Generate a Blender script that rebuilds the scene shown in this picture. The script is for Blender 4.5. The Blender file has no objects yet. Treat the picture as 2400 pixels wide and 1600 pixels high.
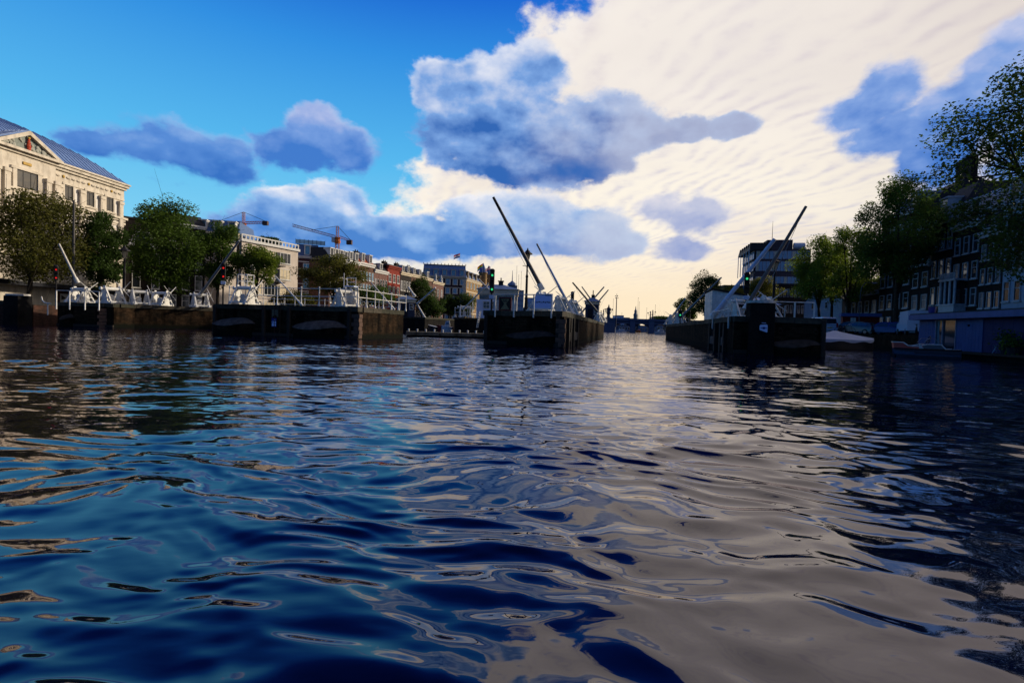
import bpy, bmesh, math, random
import numpy as np
from mathutils import Vector, Matrix
R = math.radians
S = bpy.context.scene
COL = S.collection
rng = np.random.default_rng(7)
random.seed(7)

# ------------------------------------------------------------------ camera
F = 1200.0                       # focal length in photo pixels (18 mm on a 36 mm sensor)
PITCH = math.atan(35 / F)
ROLL = math.atan(0.030)
CAMH = 1.1
cam = bpy.data.cameras.new('camera')
cam.sensor_width = 36.0
cam.lens = 18.0
cam.clip_start = 0.05
cam.clip_end = 9000
cam_o = bpy.data.objects.new('camera', cam)
COL.objects.link(cam_o)
cam_o.matrix_world = Matrix.Translation((0, 0, CAMH)) @ (Matrix.Rotation(R(90) - PITCH, 4, 'X') @ Matrix.Rotation(ROLL, 4, 'Z'))
S.camera = cam_o

def ray(px, py):
    dx, dy = px - 1200, py - 800
    c, s = math.cos(ROLL), math.sin(ROLL)
    xx, yy = dx * c + dy * s, -dx * s + dy * c
    f = Vector((0, math.cos(PITCH), -math.sin(PITCH)))
    u = Vector((0, math.sin(PITCH), math.cos(PITCH)))
    return f + Vector((1, 0, 0)) * (xx / F) - u * (yy / F)
def P(px, py, D):
    """photo pixel at a distance of D metres ahead -> place in the world"""
    r = ray(px, py)
    p = r * (D / r.y)
    return Vector((p.x, p.y, p.z + CAMH))
def X(px, D, py=745):
    return P(px, py, D).x
def UV(u, v):
    """lock axes (u across, v along) -> world x, y"""
    return (u * .9756 + v * .2195, -u * .2195 + v * .9756)
AX = math.atan2(.2195, .9756)    # the lock axis turns this far to the right of +Y
ROT = -AX                        # z rotation of things lined up with the lock

# ------------------------------------------------------------------ world: sky and clouds by direction
SUN_AZ, SUN_EL = R(60), R(18)    # azimuth from +Y towards +X
w = bpy.data.worlds.new('World')
S.world = w
w.use_nodes = True
nt = w.node_tree
nt.nodes.clear()
N, L = nt.nodes, nt.links
def node(t, **k):
    n = N.new(t)
    for a, b in k.items(): setattr(n, a, b)
    return n
def put(sock, v):
    if isinstance(v, bpy.types.NodeSocket): L.new(v, sock)
    elif v is not None: sock.default_value = v
def M_(op, a, b=None, c=None, clamp=False):
    n = node('ShaderNodeMath', operation=op, use_clamp=clamp)
    put(n.inputs[0], a); put(n.inputs[1], b); put(n.inputs[2], c)
    return n.outputs[0]
def VM(op, a, b=None, c=None, out=0):
    n = node('ShaderNodeVectorMath', operation=op)
    put(n.inputs[0], a)
    if b is not None: put(n.inputs[1], b)
    if c is not None: put(n.inputs[2], c)
    return n.outputs[out]
def ss(x, lo, hi):
    n = node('ShaderNodeMapRange', interpolation_type='SMOOTHSTEP')
    put(n.inputs[0], x); put(n.inputs[1], lo); put(n.inputs[2], hi)
    return n.outputs[0]
def lin(x, lo, hi, a=0., b=1.):
    n = node('ShaderNodeMapRange')
    put(n.inputs[0], x); put(n.inputs[1], lo); put(n.inputs[2], hi); put(n.inputs[3], a); put(n.inputs[4], b)
    return n.outputs[0]
def mixc(f, a, b):
    n = node('ShaderNodeMix', data_type='RGBA')
    put(n.inputs[0], f); put(n.inputs[6], a); put(n.inputs[7], b)
    return n.outputs[2]
def noise(vec, scale, detail=5., rough=.55, lac=2.0, color=False):
    n = node('ShaderNodeTexNoise')
    put(n.inputs['Vector'], vec); put(n.inputs['Scale'], scale); put(n.inputs['Detail'], detail)
    put(n.inputs['Roughness'], rough); put(n.inputs['Lacunarity'], lac)
    return n.outputs[1 if color else 0]
def srgb(r, g, b):
    f = lambda c: (c / 255 / 12.92) if c / 255 <= .04045 else ((c / 255 + .055) / 1.055) ** 2.4
    return (f(r), f(g), f(b), 1)

SKY_STRENGTH = 0.1
def rad(r, g, b, k=1.0):         # cloud radiance as it shows, divided by the background strength
    c = srgb(r, g, b)
    return (c[0] * k / SKY_STRENGTH, c[1] * k / SKY_STRENGTH, c[2] * k / SKY_STRENGTH, 1)
def azel(px, py):
    r = ray(px, py)
    return math.atan2(r.x, r.y), math.atan2(r.z, math.hypot(r.x, r.y))

tc = node('ShaderNodeTexCoord').outputs['Generated']
sx = node('ShaderNodeSeparateXYZ'); L.new(tc, sx.inputs[0])
dx_, dy_, dz_ = sx.outputs
az = M_('ARCTAN2', dx_, dy_)
el = M_('ARCSINE', dz_)
cv = node('ShaderNodeCombineXYZ'); L.new(az, cv.inputs[0]); L.new(el, cv.inputs[1])
p0 = cv.outputs[0]
# billow noises
wv = VM('MULTIPLY', tc, (1., 1., 1.5))
nz_big = noise(wv, 5.5, 5., .55, color=True)
nz_fine = noise(wv, 21., 8., .60)
nz_lump = noise(wv, 11., 5., .5)
warp = VM('MULTIPLY_ADD', nz_big, (.10, .07, 0), (-.05, -.035, 0))
pw = VM('ADD', p0, warp)
wv2 = VM('MULTIPLY_ADD', tc, (1., 1., 1.5), (.012, .004, .030))
nz_lump2 = noise(wv2, 11., 5., .5)
nz_mid = noise(wv, 24., 4., .5)
nz_mid2 = noise(wv2, 24., 4., .5)
relief = M_('ADD', M_('MULTIPLY', M_('SUBTRACT', nz_lump, nz_lump2), 1.35), M_('MULTIPLY', M_('SUBTRACT', nz_mid, nz_mid2), .6))
lum = M_('ADD', M_('MULTIPLY_ADD', nz_fine, .70, -.35), M_('MULTIPLY_ADD', nz_lump, .80, -.40))

def field(ells, k=.22):
    acc = None
    for cx, cy, rx, ry in ells:
        a, e = azel(cx, cy)
        a1, a0 = azel(cx + rx, cy)[0], azel(cx - rx, cy)[0]
        e1, e0 = azel(cx, cy - ry)[1], azel(cx, cy + ry)[1]
        ia, ie = 2 / (a1 - a0), 2 / (e1 - e0)
        q = VM('MULTIPLY_ADD', pw, (ia, ie, 0), (-a * ia, -e * ie, 0))
        d = VM('LENGTH', q, out=1)
        acc = d if acc is None else M_('SMOOTH_MIN', acc, d, k)
    return acc

sky = node('ShaderNodeTexSky', sky_type='NISHITA')
sky.sun_disc = False
sky.sun_elevation = SUN_EL
sky.sun_rotation = SUN_AZ
sky.air_density = 1.0; sky.dust_density = .3; sky.ozone_density = 3.0
# clear sky, deepened the way the photograph was developed
hs = node('ShaderNodeHueSaturation')
hs.inputs['Saturation'].default_value = 1.7
hs.inputs['Value'].default_value = 1.0
L.new(sky.outputs[0], hs.inputs['Color'])
t_el = lin(el, .0, 1.2)
cr = node('ShaderNodeValToRGB')
L.new(t_el, cr.inputs[0])
stops = [(0, rad(176, 222, 246)), (.133, rad(128, 210, 246)), (.24, rad(90, 188, 242)), (.387, rad(52, 146, 229)), (.475, rad(28, 103, 213)), (.60, rad(8, 52, 158)), (.80, rad(3, 24, 100)), (1, rad(2, 18, 80))]
cr.color_ramp.elements[0].position = stops[0][0]; cr.color_ramp.elements[0].color = stops[0][1]
cr.color_ramp.elements[1].position = 1; cr.color_ramp.elements[1].color = stops[-1][1]
for po, co in stops[1:-1]:
    e = cr.color_ramp.elements.new(po); e.color = co
clear = mixc(.95, hs.outputs[0], cr.outputs[0])
# away from the sun side the clear sky behind the boat is a deeper blue
back = ss(dy_, .35, -.5)
clear = mixc(M_('MULTIPLY', back, .75), clear, rad(14, 56, 132))

# --- bright rippled sheet of high cloud to the right of a slanting edge
ax_, ay_ = azel(1335, -30); bx_, by_ = azel(905, 460)
nx, ny = (by_ - ay_), -(bx_ - ax_)
ln = math.hypot(nx, ny); nx, ny = nx / ln, ny / ln
if nx < 0: nx, ny = -nx, -ny
sd = VM('DOT_PRODUCT', pw, (nx, ny, 0), out=1)
sd = M_('ADD', sd, -(ax_ * nx + ay_ * ny))
sd = M_('MULTIPLY_ADD', lum, .22, sd)
sheet = ss(sd, -.015, .045)
glow = M_('MULTIPLY', ss(el, .20, .06), ss(az, -.42, -.12))
sheet = M_('MAXIMUM', sheet, glow)
sheet = M_('MULTIPLY', sheet, ss(dy_, -.75, -.1))
zz = M_('ADD', dz_, .10)
cp = node('ShaderNodeCombineXYZ')
L.new(M_('DIVIDE', dx_, zz), cp.inputs[0]); L.new(M_('DIVIDE', dy_, zz), cp.inputs[1])
cpw = VM('MULTIPLY_ADD', noise(cp.outputs[0], 1.1, 3., .5, color=True), (.6, .6, 0), cp.outputs[0])
wvn = node('ShaderNodeTexWave', wave_type='BANDS', bands_direction='X', wave_profile='SIN')
mp = node('ShaderNodeMapping'); mp.inputs['Rotation'].default_value = (0, 0, R(-20))
L.new(cpw, mp.inputs[0]); L.new(mp.outputs[0], wvn.inputs['Vector'])
wvn.inputs['Scale'].default_value = 3.6; wvn.inputs['Distortion'].default_value = 3.4
wvn.inputs['Detail'].default_value = 3.0; wvn.inputs['Detail Scale'].default_value = 1.6
patch = noise(cp.outputs[0], 4.2, 4., .6)
rip = M_('MULTIPLY', M_('POWER', wvn.outputs[1], 1.3), ss(patch, .36, .66))
rip = M_('MULTIPLY', rip, lin(noise(cp.outputs[0], 9., 3., .6), .3, .65, .25, 1.))
broad = ss(noise(cp.outputs[0], .7, 4., .55), .42, .66)
sh_top = mixc(rip, mixc(broad, rad(247, 239, 231), rad(236, 228, 222)), rad(222, 213, 217))
sh_low = mixc(rip, mixc(broad, rad(255, 246, 230), rad(240, 228, 216)), rad(216, 212, 222))
sh_col = mixc(ss(el, .42, .20), sh_top, sh_low)
hz_col = mixc(ss(az, -.45, .15), rad(206, 222, 236), rad(255, 234, 200))
sh_col = mixc(ss(el, .20, .03), sh_col, hz_col)
far_right = ss(az, .35, .95)
sh_col = mixc(M_('MULTIPLY', far_right, .55), sh_col, rad(204, 192, 188))
thin = M_('MULTIPLY', M_('SUBTRACT', 1.0, ss(sd, .0, .10)), .35)
sh_col = mixc(thin, sh_col, rad(255, 250, 246))
col = mixc(sheet, clear, sh_col)

# --- heaped clouds: (ellipses in photo pixels), top colour, base colour, foot and head elevations
def cumulus(col, ells, top, mid, base, y_top, y_base, soft=.16, rough=1.0, k=.22, dens=1.0, pale=None):
    d = field(ells, k)
    d = M_('MULTIPLY_ADD', lum, -1.0 * rough, d)
    m = M_('SUBTRACT', 1.0, ss(d, 1.0 - soft, 1.0 + soft * .7))
    if dens < 1: m = M_('MULTIPLY', m, dens)
    cx = sum(e[0] for e in ells) / len(ells)
    e_top, e_base = azel(cx, y_top)[1], azel(cx, y_base)[1]
    h = lin(el, e_base, e_top)
    h = M_('ADD', h, M_('MULTIPLY_ADD', nz_lump, 1.0, -.5))
    h = M_('ADD', h, relief)
    h = M_('MULTIPLY_ADD', ss(d, .70, 1.0), .32, h)
    n = node('ShaderNodeValToRGB'); L.new(lin(h, 0., 1.35), n.inputs[0])
    e = n.color_ramp.elements
    e[0].position = .05; e[0].color = base
    e[1].position = 1.0; e[1].color = top
    q = e.new(.5); q.color = mid
    c_ = n.outputs[0]
    if pale:                      # greyer and paler towards the bright side
        c_ = mixc(M_('MULTIPLY', ss(M_('MULTIPLY_ADD', nz_lump, .5, M_('ADD', az, -.25)), azel(pale[0], 400)[0], azel(pale[1], 400)[0]), pale[2]), c_, rad(214, 214, 224))
    return mixc(m, col, c_)
# low bank along the skyline
col = cumulus(col, [(500, 575, 110, 40), (590, 545, 130, 62), (660, 510, 130, 80), (780, 495, 110, 66), (900, 560, 160, 60), (1030, 556, 150, 60), (1100, 500, 36, 44), (1200, 525, 170, 80), (1350, 540, 120, 74), (1440, 565, 70, 34), (820, 575, 340, 42), (1150, 575, 280, 34)],
              rad(240, 241, 248), rad(144, 184, 234), rad(78, 134, 208), 440, 600, .17, 1.1, pale=(1050, 1480, .6))
# pair of clouds over the left skyline
col = cumulus(col, [(215, 338, 70, 34), (320, 335, 104, 46), (425, 355, 112, 56), (505, 395, 84, 40), (530, 352, 60, 44)],
              rad(150, 184, 234), rad(90, 138, 214), rad(50, 106, 194), 280, 430, .34, 1.7, dens=.93)
col = cumulus(col, [(640, 342, 84, 48), (735, 302, 88, 60), (805, 350, 80, 62), (690, 368, 122, 42)],
              rad(190, 198, 234), rad(118, 156, 222), rad(66, 120, 204), 245, 410, .28, 1.65, dens=.95)
# the big dark heap in the middle and its tail
col = cumulus(col, [(1040, 205, 72, 66), (1120, 225, 115, 94), (1240, 188, 104, 80), (1190, 300, 205, 106), (1300, 330, 176, 102), (1250, 392, 180, 44), (1420, 300, 115, 78), (1500, 300, 84, 48), (1600, 298, 94, 38), (1720, 295, 74, 30), (1390, 380, 100, 42)],
              rad(222, 228, 244), rad(122, 164, 224), rad(52, 104, 182), 115, 430, .16, 1.1, pale=(1180, 1540, .55))
# small heap low on the right
col = cumulus(col, [(1550, 495, 70, 32), (1610, 515, 80, 38), (1650, 500, 60, 30), (1590, 570, 72, 28)],
              rad(222, 220, 232), rad(176, 186, 220), rad(126, 150, 210), 465, 600, .34, 1.5, dens=.85)
# dark heaps at the upper right
col = cumulus(col, [(2010, 265, 80, 46), (2080, 220, 94, 76), (2120, 300, 170, 52), (2200, 370, 100, 84), (2270, 265, 130, 90), (2330, 160, 100, 72), (2420, 110, 130, 90), (2440, 290, 170, 150)],
              rad(200, 206, 234), rad(130, 164, 224), rad(70, 122, 204), 60, 430, .28, 1.2, pale=None)
bg = node('ShaderNodeBackground')
bg.inputs['Strength'].default_value = SKY_STRENGTH
L.new(col, bg.inputs['Color'])
ow = node('ShaderNodeOutputWorld')
L.new(bg.outputs[0], ow.inputs['Surface'])
w.cycles.sampling_method = 'MANUAL'
w.cycles.sample_map_resolution = 512

# ------------------------------------------------------------------ sun, veiled by thin cloud, off to the right
sl = bpy.data.lights.new('sun', 'SUN')
sl.energy = 4.4
sl.angle = R(2.5)
sl.color = (1.0, .86, .67)
so = bpy.data.objects.new('sun', sl)
COL.objects.link(so)
sd_ = Vector((math.sin(SUN_AZ) * math.cos(SUN_EL), math.cos(SUN_AZ) * math.cos(SUN_EL), math.sin(SUN_EL)))
so.rotation_euler = sd_.to_track_quat('Z', 'Y').to_euler()
so.location = (60, 20, 60)

S.view_settings.view_transform = 'Standard'
S.view_settings.look = 'None'
S.view_settings.exposure = 0.0
S.view_settings.gamma = 1.0
S.view_settings.use_curve_mapping = False
S.render.engine = 'CYCLES'
S.cycles.use_denoising = True
S.cycles.max_bounces = 6
S.cycles.diffuse_bounces = 2
S.cycles.glossy_bounces = 4
S.cycles.transparent_max_bounces = 8
S.cycles.caustics_reflective = False
S.cycles.caustics_refractive = False

# ------------------------------------------------------------------ helpers
class MB:
    """collects faces; build() links them as ONE mesh object"""
    def __init__(s): s.v, s.f = [], []
    def add(s, vs, fs):
        o = len(s.v); s.v += [tuple(p) for p in vs]; s.f += [tuple(i + o for i in f) for f in fs]; return s
    def box(s, c, d, rz=0.):
        x, y, z = d[0] / 2, d[1] / 2, d[2] / 2
        ca, sa = math.cos(rz), math.sin(rz)
        vs = [(c[0] + a * x * ca - b * y * sa, c[1] + a * x * sa + b * y * ca, c[2] + e * z) for e in (-1, 1) for a, b in ((-1, -1), (1, -1), (1, 1), (-1, 1))]
        return s.add(vs, [(3, 2, 1, 0), (4, 5, 6, 7), (0, 1, 5, 4), (1, 2, 6, 5), (2, 3, 7, 6), (3, 0, 4, 7)])
    def bb(s, x0, x1, y0, y1, z0, z1):
        return s.box(((x0 + x1) / 2, (y0 + y1) / 2, (z0 + z1) / 2), (abs(x1 - x0), abs(y1 - y0), abs(z1 - z0)))
    def beam(s, a, b, wd, ht=None):
        """square bar from a to b"""
        a, b = Vector(a), Vector(b); ht = ht or wd
        d = (b - a).normalized()
        n = d.cross(Vector((0, 0, 1)))
        if n.length < 1e-4: n = Vector((1, 0, 0))
        n.normalize(); m = n.cross(d)
        vs = [p + n * (i * wd / 2) + m * (j * ht / 2) for p in (a, b) for i, j in ((-1, -1), (1, -1), (1, 1), (-1, 1))]
        return s.add(vs, [(3, 2, 1, 0), (4, 5, 6, 7), (0, 1, 5, 4), (1, 2, 6, 5), (2, 3, 7, 6), (3, 0, 4, 7)])
    def tube(s, a, b, r0, r1=None, n=8, caps=True):
        a, b = Vector(a), Vector(b); r1 = r0 if r1 is None else r1
        d = (b - a).normalized()
        u = d.cross(Vector((0, 0, 1)))
        if u.length < 1e-4: u = Vector((1, 0, 0))
        u.normalize(); v = d.cross(u)
        vs = []
        for p, r in ((a, r0), (b, r1)):
            for i in range(n):
                t = 2 * math.pi * i / n
                vs.append(p + u * (r * math.cos(t)) + v * (r * math.sin(t)))
        fs = [(i, (i + 1) % n, n + (i + 1) % n, n + i) for i in range(n)]
        if caps: fs += [tuple(reversed(range(n))), tuple(range(n, 2 * n))]
        return s.add(vs, fs)
    def path(s, pts, r, n=6):
        for a, b in zip(pts[:-1], pts[1:]): s.tube(a, b, r, r, n)
        return s
    def lathe(s, prof, at=(0, 0, 0), n=12):
        """prof = [(radius, z)...]"""
        vs, fs = [], []
        for r, z in prof:
            for i in range(n):
                t = 2 * math.pi * (i + .5) / n
                vs.append((at[0] + r * math.cos(t), at[1] + r * math.sin(t), at[2] + z))
        for k in range(len(prof) - 1):
            for i in range(n):
                j = (i + 1) % n
                fs.append((k * n + i, k * n + j, (k + 1) * n + j, (k + 1) * n + i))
        fs.append(tuple(reversed(range(n)))); fs.append(tuple(range((len(prof) - 1) * n, len(prof) * n)))
        return s.add(vs, fs)
    def prism(s, poly, z0, z1):
        """poly counter-clockwise seen from above"""
        n = len(poly)
        vs = [(p[0], p[1], z0) for p in poly] + [(p[0], p[1], z1) for p in poly]
        return s.add(vs, [tuple(reversed(range(n))), tuple(range(n, 2 * n))] + [(i, (i + 1) % n, n + (i + 1) % n, n + i) for i in range(n)])
    def slab(s, poly, y0, y1):
        """polygon in local x, z pushed from y0 to y1"""
        n = len(poly)
        vs = [(p[0], y0, p[1]) for p in poly] + [(p[0], y1, p[1]) for p in poly]
        return s.add(vs, [tuple(range(n)), tuple(reversed(range(n, 2 * n)))] + [((i + 1) % n, i, n + i, n + (i + 1) % n) for i in range(n)])
    def slabx(s, poly, x0, x1):
        """polygon in local y, z pushed from x0 to x1"""
        n = len(poly)
        vs = [(x0, p[0], p[1]) for p in poly] + [(x1, p[0], p[1]) for p in poly]
        return s.add(vs, [tuple(reversed(range(n))), tuple(range(n, 2 * n))] + [(i, (i + 1) % n, n + (i + 1) % n, n + i) for i in range(n)])
    def ball(s, c, r, n=8, m=6, sc=(1, 1, 1)):
        prof = [(r * math.sin(math.pi * k / m), -r * math.cos(math.pi * k / m)) for k in range(m + 1)]
        vs, fs = [], []
        for q, z in prof:
            for i in range(n):
                t = 2 * math.pi * i / n
                vs.append((c[0] + q * math.cos(t) * sc[0], c[1] + q * math.sin(t) * sc[1], c[2] + z * sc[2]))
        for k in range(m):
            for i in range(n):
                j = (i + 1) % n
                fs.append((k * n + i, k * n + j, (k + 1) * n + j, (k + 1) * n + i))
        return s.add(vs, fs)
    def loft(s, rings, closed=False, cap=True):
        """rings of equal length, joined one to the next"""
        n = len(rings[0]); vs = [p for r in rings for p in r]; fs = []
        for k in range(len(rings) - 1):
            for i in range(n if closed else n - 1):
                j = (i + 1) % n
                fs.append((k * n + i, k * n + j, (k + 1) * n + j, (k + 1) * n + i))
        if cap and closed:
            fs.append(tuple(reversed(range(n)))); fs.append(tuple(range((len(rings) - 1) * n, len(rings) * n)))
        return s.add(vs, fs)
    def mesh(s, name, m, smooth=False):
        me = bpy.data.meshes.new(name)
        me.from_pydata(s.v, [], s.f)
        bm = bmesh.new(); bm.from_mesh(me)
        bmesh.ops.recalc_face_normals(bm, faces=bm.faces)
        bm.to_mesh(me); bm.free()
        if m: me.materials.append(m)
        if smooth:
            me.polygons.foreach_set('use_smooth', [True] * len(me.polygons))
            try: me.set_sharp_from_angle(angle=R(40))
            except Exception: pass
        return me
    def build(s, name, m, parent=None, smooth=False, bevel=0., kind=None):
        o = bpy.data.objects.new(name, s.mesh(name, m, smooth))
        COL.objects.link(o)
        if parent: o.parent = parent
        if bevel:
            b = o.modifiers.new('bevel', 'BEVEL'); b.width = bevel; b.segments = 1; b.limit_method = 'ANGLE'
        if kind: o['kind'] = kind
        return o
def tag(o, label, cat, group=None, kind=None):
    o['label'] = label; o['category'] = cat
    if group: o['group'] = group
    if kind: o['kind'] = kind
    return o
def thing(name, label, cat, loc=(0, 0, 0), rz=0., group=None):
    o = bpy.data.objects.new(name, None)
    o.empty_display_size = .3
    COL.objects.link(o)
    o.location = loc; o.rotation_euler = (0, 0, rz)
    return tag(o, label, cat, group)
def put_copy(mesh_o, parent, loc=(0, 0, 0), rz=0., name=None):
    c = mesh_o.copy(); c.parent = parent; c.location = loc; c.rotation_euler = (0, 0, rz)
    COL.objects.link(c)
    return c
def piece(mesh, name, parent, loc=(0, 0, 0), rz=0., sc=(1, 1, 1)):
    o = bpy.data.objects.new(name, mesh); COL.objects.link(o)
    o.parent = parent; o.location = loc; o.rotation_euler = (0, 0, rz); o.scale = sc
    return o
def dup(root, loc, rz=0., label=None, group=None, sc=None):
    c = root.copy(); COL.objects.link(c)
    c.location = loc; c.rotation_euler = (0, 0, rz)
    if label: c['label'] = label
    if group: c['group'] = group
    if sc: c.scale = (sc, sc, sc) if isinstance(sc, (int, float)) else sc
    for ch in list(root.children):
        d = ch.copy(); COL.objects.link(d); d.parent = c
        for g in list(ch.children):
            e = g.copy(); COL.objects.link(e); e.parent = d
    return c

# ------------------------------------------------------------------ materials (all procedural)
MATS = {}
def mat(name, col, col2=None, rough=.7, scale=3., bump=0., bscale=None, metal=0., spec=.12, brick=None, emit=None, detail=4., stretch=(1, 1, 1), transl=0., stain=0., wet=False):
    if name in MATS: return MATS[name]
    m = bpy.data.materials.new(name); m.use_nodes = True
    t = m.node_tree; n = t.nodes; l = t.links
    b = n['Principled BSDF']
    c = (*col, 1); c2 = (*(col2 or tuple(x * .75 for x in col)), 1)
    co = n.new('ShaderNodeTexCoord'); mpg = n.new('ShaderNodeMapping'); mpg.inputs['Scale'].default_value = stretch
    l.new(co.outputs['Object'], mpg.inputs[0])
    nz = n.new('ShaderNodeTexNoise'); nz.inputs['Scale'].default_value = scale; nz.inputs['Detail'].default_value = detail; nz.inputs['Roughness'].default_value = .6
    l.new(mpg.outputs[0], nz.inputs['Vector'])
    rm = n.new('ShaderNodeMapRange'); rm.inputs[1].default_value = .32; rm.inputs[2].default_value = .68
    l.new(nz.outputs[0], rm.inputs[0])
    mx = n.new('ShaderNodeMix'); mx.data_type = 'RGBA'
    mx.inputs[6].default_value = c; mx.inputs[7].default_value = c2
    l.new(rm.outputs[0], mx.inputs[0])
    out = mx.outputs[2]; hgt = nz.outputs[0]
    if brick:
        bw, bh, mortar, mcol = brick
        # bricks on upright walls: length along x+y, courses along z
        sp = n.new('ShaderNodeSeparateXYZ'); l.new(co.outputs['Object'], sp.inputs[0])
        ad = n.new('ShaderNodeMath'); ad.operation = 'ADD'; l.new(sp.outputs[0], ad.inputs[0]); l.new(sp.outputs[1], ad.inputs[1])
        cb = n.new('ShaderNodeCombineXYZ'); l.new(ad.outputs[0], cb.inputs[0]); l.new(sp.outputs[2], cb.inputs[1])
        bt = n.new('ShaderNodeTexBrick'); bt.inputs['Scale'].default_value = 1.
        bt.inputs['Brick Width'].default_value = bw; bt.inputs['Row Height'].default_value = bh; bt.inputs['Mortar Size'].default_value = mortar
        bt.inputs['Color1'].default_value = (1, 1, 1, 1); bt.inputs['Color2'].default_value = (.38, .38, .38, 1); bt.inputs['Mortar'].default_value = (*mcol, 1)
        l.new(cb.outputs[0], bt.inputs['Vector'])
        mm = n.new('ShaderNodeMix'); mm.data_type = 'RGBA'; mm.blend_type = 'MULTIPLY'; mm.inputs[0].default_value = 1.
        l.new(out, mm.inputs[6]); l.new(bt.outputs[0], mm.inputs[7]); out = mm.outputs[2]
    if stain:
        n2 = n.new('ShaderNodeTexNoise'); n2.inputs['Scale'].default_value = .9; n2.inputs['Detail'].default_value = 6.
        m2 = n.new('ShaderNodeMapping'); m2.inputs['Scale'].default_value = (2.2, 2.2, .5); l.new(co.outputs['Object'], m2.inputs[0]); l.new(m2.outputs[0], n2.inputs['Vector'])
        r2 = n.new('ShaderNodeMapRange'); r2.inputs[1].default_value = .45; r2.inputs[2].default_value = .7; r2.inputs[3].default_value = 1.; r2.inputs[4].default_value = 1. - stain
        l.new(n2.outputs[0], r2.inputs[0])
        mm = n.new('ShaderNodeMix'); mm.data_type = 'RGBA'; mm.blend_type = 'MULTIPLY'; mm.inputs[0].default_value = 1.
        l.new(out, mm.inputs[6]); l.new(r2.outputs[0], mm.inputs[7]); out = mm.outputs[2]
    if wet:                       # slimy band that the water leaves above its line
        sp2 = n.new('ShaderNodeSeparateXYZ'); l.new(co.outputs['Object'], sp2.inputs[0])
        aw = n.new('ShaderNodeMath'); aw.operation = 'MULTIPLY_ADD'; l.new(nz.outputs[0], aw.inputs[0]); aw.inputs[1].default_value = .7; l.new(sp2.outputs[2], aw.inputs[2])
        rw = n.new('ShaderNodeMapRange'); rw.inputs[1].default_value = .55; rw.inputs[2].default_value = .80; rw.inputs[3].default_value = 1.; rw.inputs[4].default_value = 0.
        l.new(aw.outputs[0], rw.inputs[0])
        mw = n.new('ShaderNodeMix'); mw.data_type = 'RGBA'; l.new(rw.outputs[0], mw.inputs[0]); l.new(out, mw.inputs[6]); mw.inputs[7].default_value = (.006, .007, .005, 1); out = mw.outputs[2]
    l.new(out, b.inputs['Base Color'])
    b.inputs['Roughness'].default_value = rough; b.inputs['Metallic'].default_value = metal
    b.inputs['Specular IOR Level'].default_value = spec
    if bump:
        bp = n.new('ShaderNodeBump'); bp.inputs['Strength'].default_value = bump; bp.inputs['Distance'].default_value = .05
        if bscale:
            n3 = n.new('ShaderNodeTexNoise'); n3.inputs['Scale'].default_value = bscale; n3.inputs['Detail'].default_value = 5.
            l.new(mpg.outputs[0], n3.inputs['Vector']); hgt = n3.outputs[0]
        l.new(hgt, bp.inputs['Height']); l.new(bp.outputs[0], b.inputs['Normal'])
    if emit:
        b.inputs['Emission Color'].default_value = (*emit[0], 1); b.inputs['Emission Strength'].default_value = emit[1]
    if transl:
        tr = n.new('ShaderNodeBsdfTranslucent'); l.new(out, tr.inputs[0])
        ms = n.new('ShaderNodeMixShader'); ms.inputs[0].default_value = transl
        l.new(b.outputs[0], ms.inputs[1]); l.new(tr.outputs[0], ms.inputs[2])
        l.new(ms.outputs[0], n['Material Output'].inputs[0])
    MATS[name] = m
    return m
PIER = mat('pier_brick', (.066, .040, .023), (.011, .010, .008), .95, 1.3, .6, 14, spec=.04, brick=(.30, .10, .016, (.55, .5, .4)), stain=.85, detail=7., wet=True)
PIERD = mat('pier_near_black', (.010, .010, .011), (.020, .018, .016), .95, spec=.03, scale=2.0, bump=.5, bscale=9, stain=.4)  # near-black colour; on the recess sheets it stands in for shade
# 2.0, .5, 9, stain=.4)
COPE = mat('coping_stone', (.085, .072, .05), (.035, .032, .025), .8, 4., .4, 16)
COPEG = mat('coping_mossy', (.05, .05, .032), (.02, .02, .016), .85, 4., .5, 14)
BULGED = mat('dark_worn_stone', (.05, .044, .04), (.022, .02, .018), .85, 3., .5, 11, stain=.4)
BULGE = mat('worn_stone', (.11, .10, .095), (.045, .042, .04), .75, 3., .5, 11, stain=.35)
WHITE = mat('white_paint', (.80, .79, .75), (.56, .54, .48), .5, 3.5, detail=7., stain=.25)
WHITED = mat('white_paint_dirty', (.66, .64, .60), (.40, .37, .32), .55, 6., .2, 20)
STEEL = mat('pole_steel', (.30, .31, .32), (.20, .20, .20), .45, 4.)
BLUEW = mat('pale_blue_paint', (.50, .58, .74), (.42, .50, .66), .4, 3.)
BLACK = mat('black_iron', (.014, .014, .015), (.022, .02, .02), .5, 5.)
DARKW = mat('dark_timber', (.022, .019, .016), (.04, .033, .026), .8, 2., .4, 12, stretch=(8, 8, 1))
GLASS = mat('window_glass', (.012, .016, .022), (.02, .024, .03), .08, 1., spec=.8)
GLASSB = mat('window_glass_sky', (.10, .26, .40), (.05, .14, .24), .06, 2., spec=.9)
FRAMEW = mat('frame_white', (.62, .61, .58), (.5, .49, .46), .5, 4.)

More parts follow.
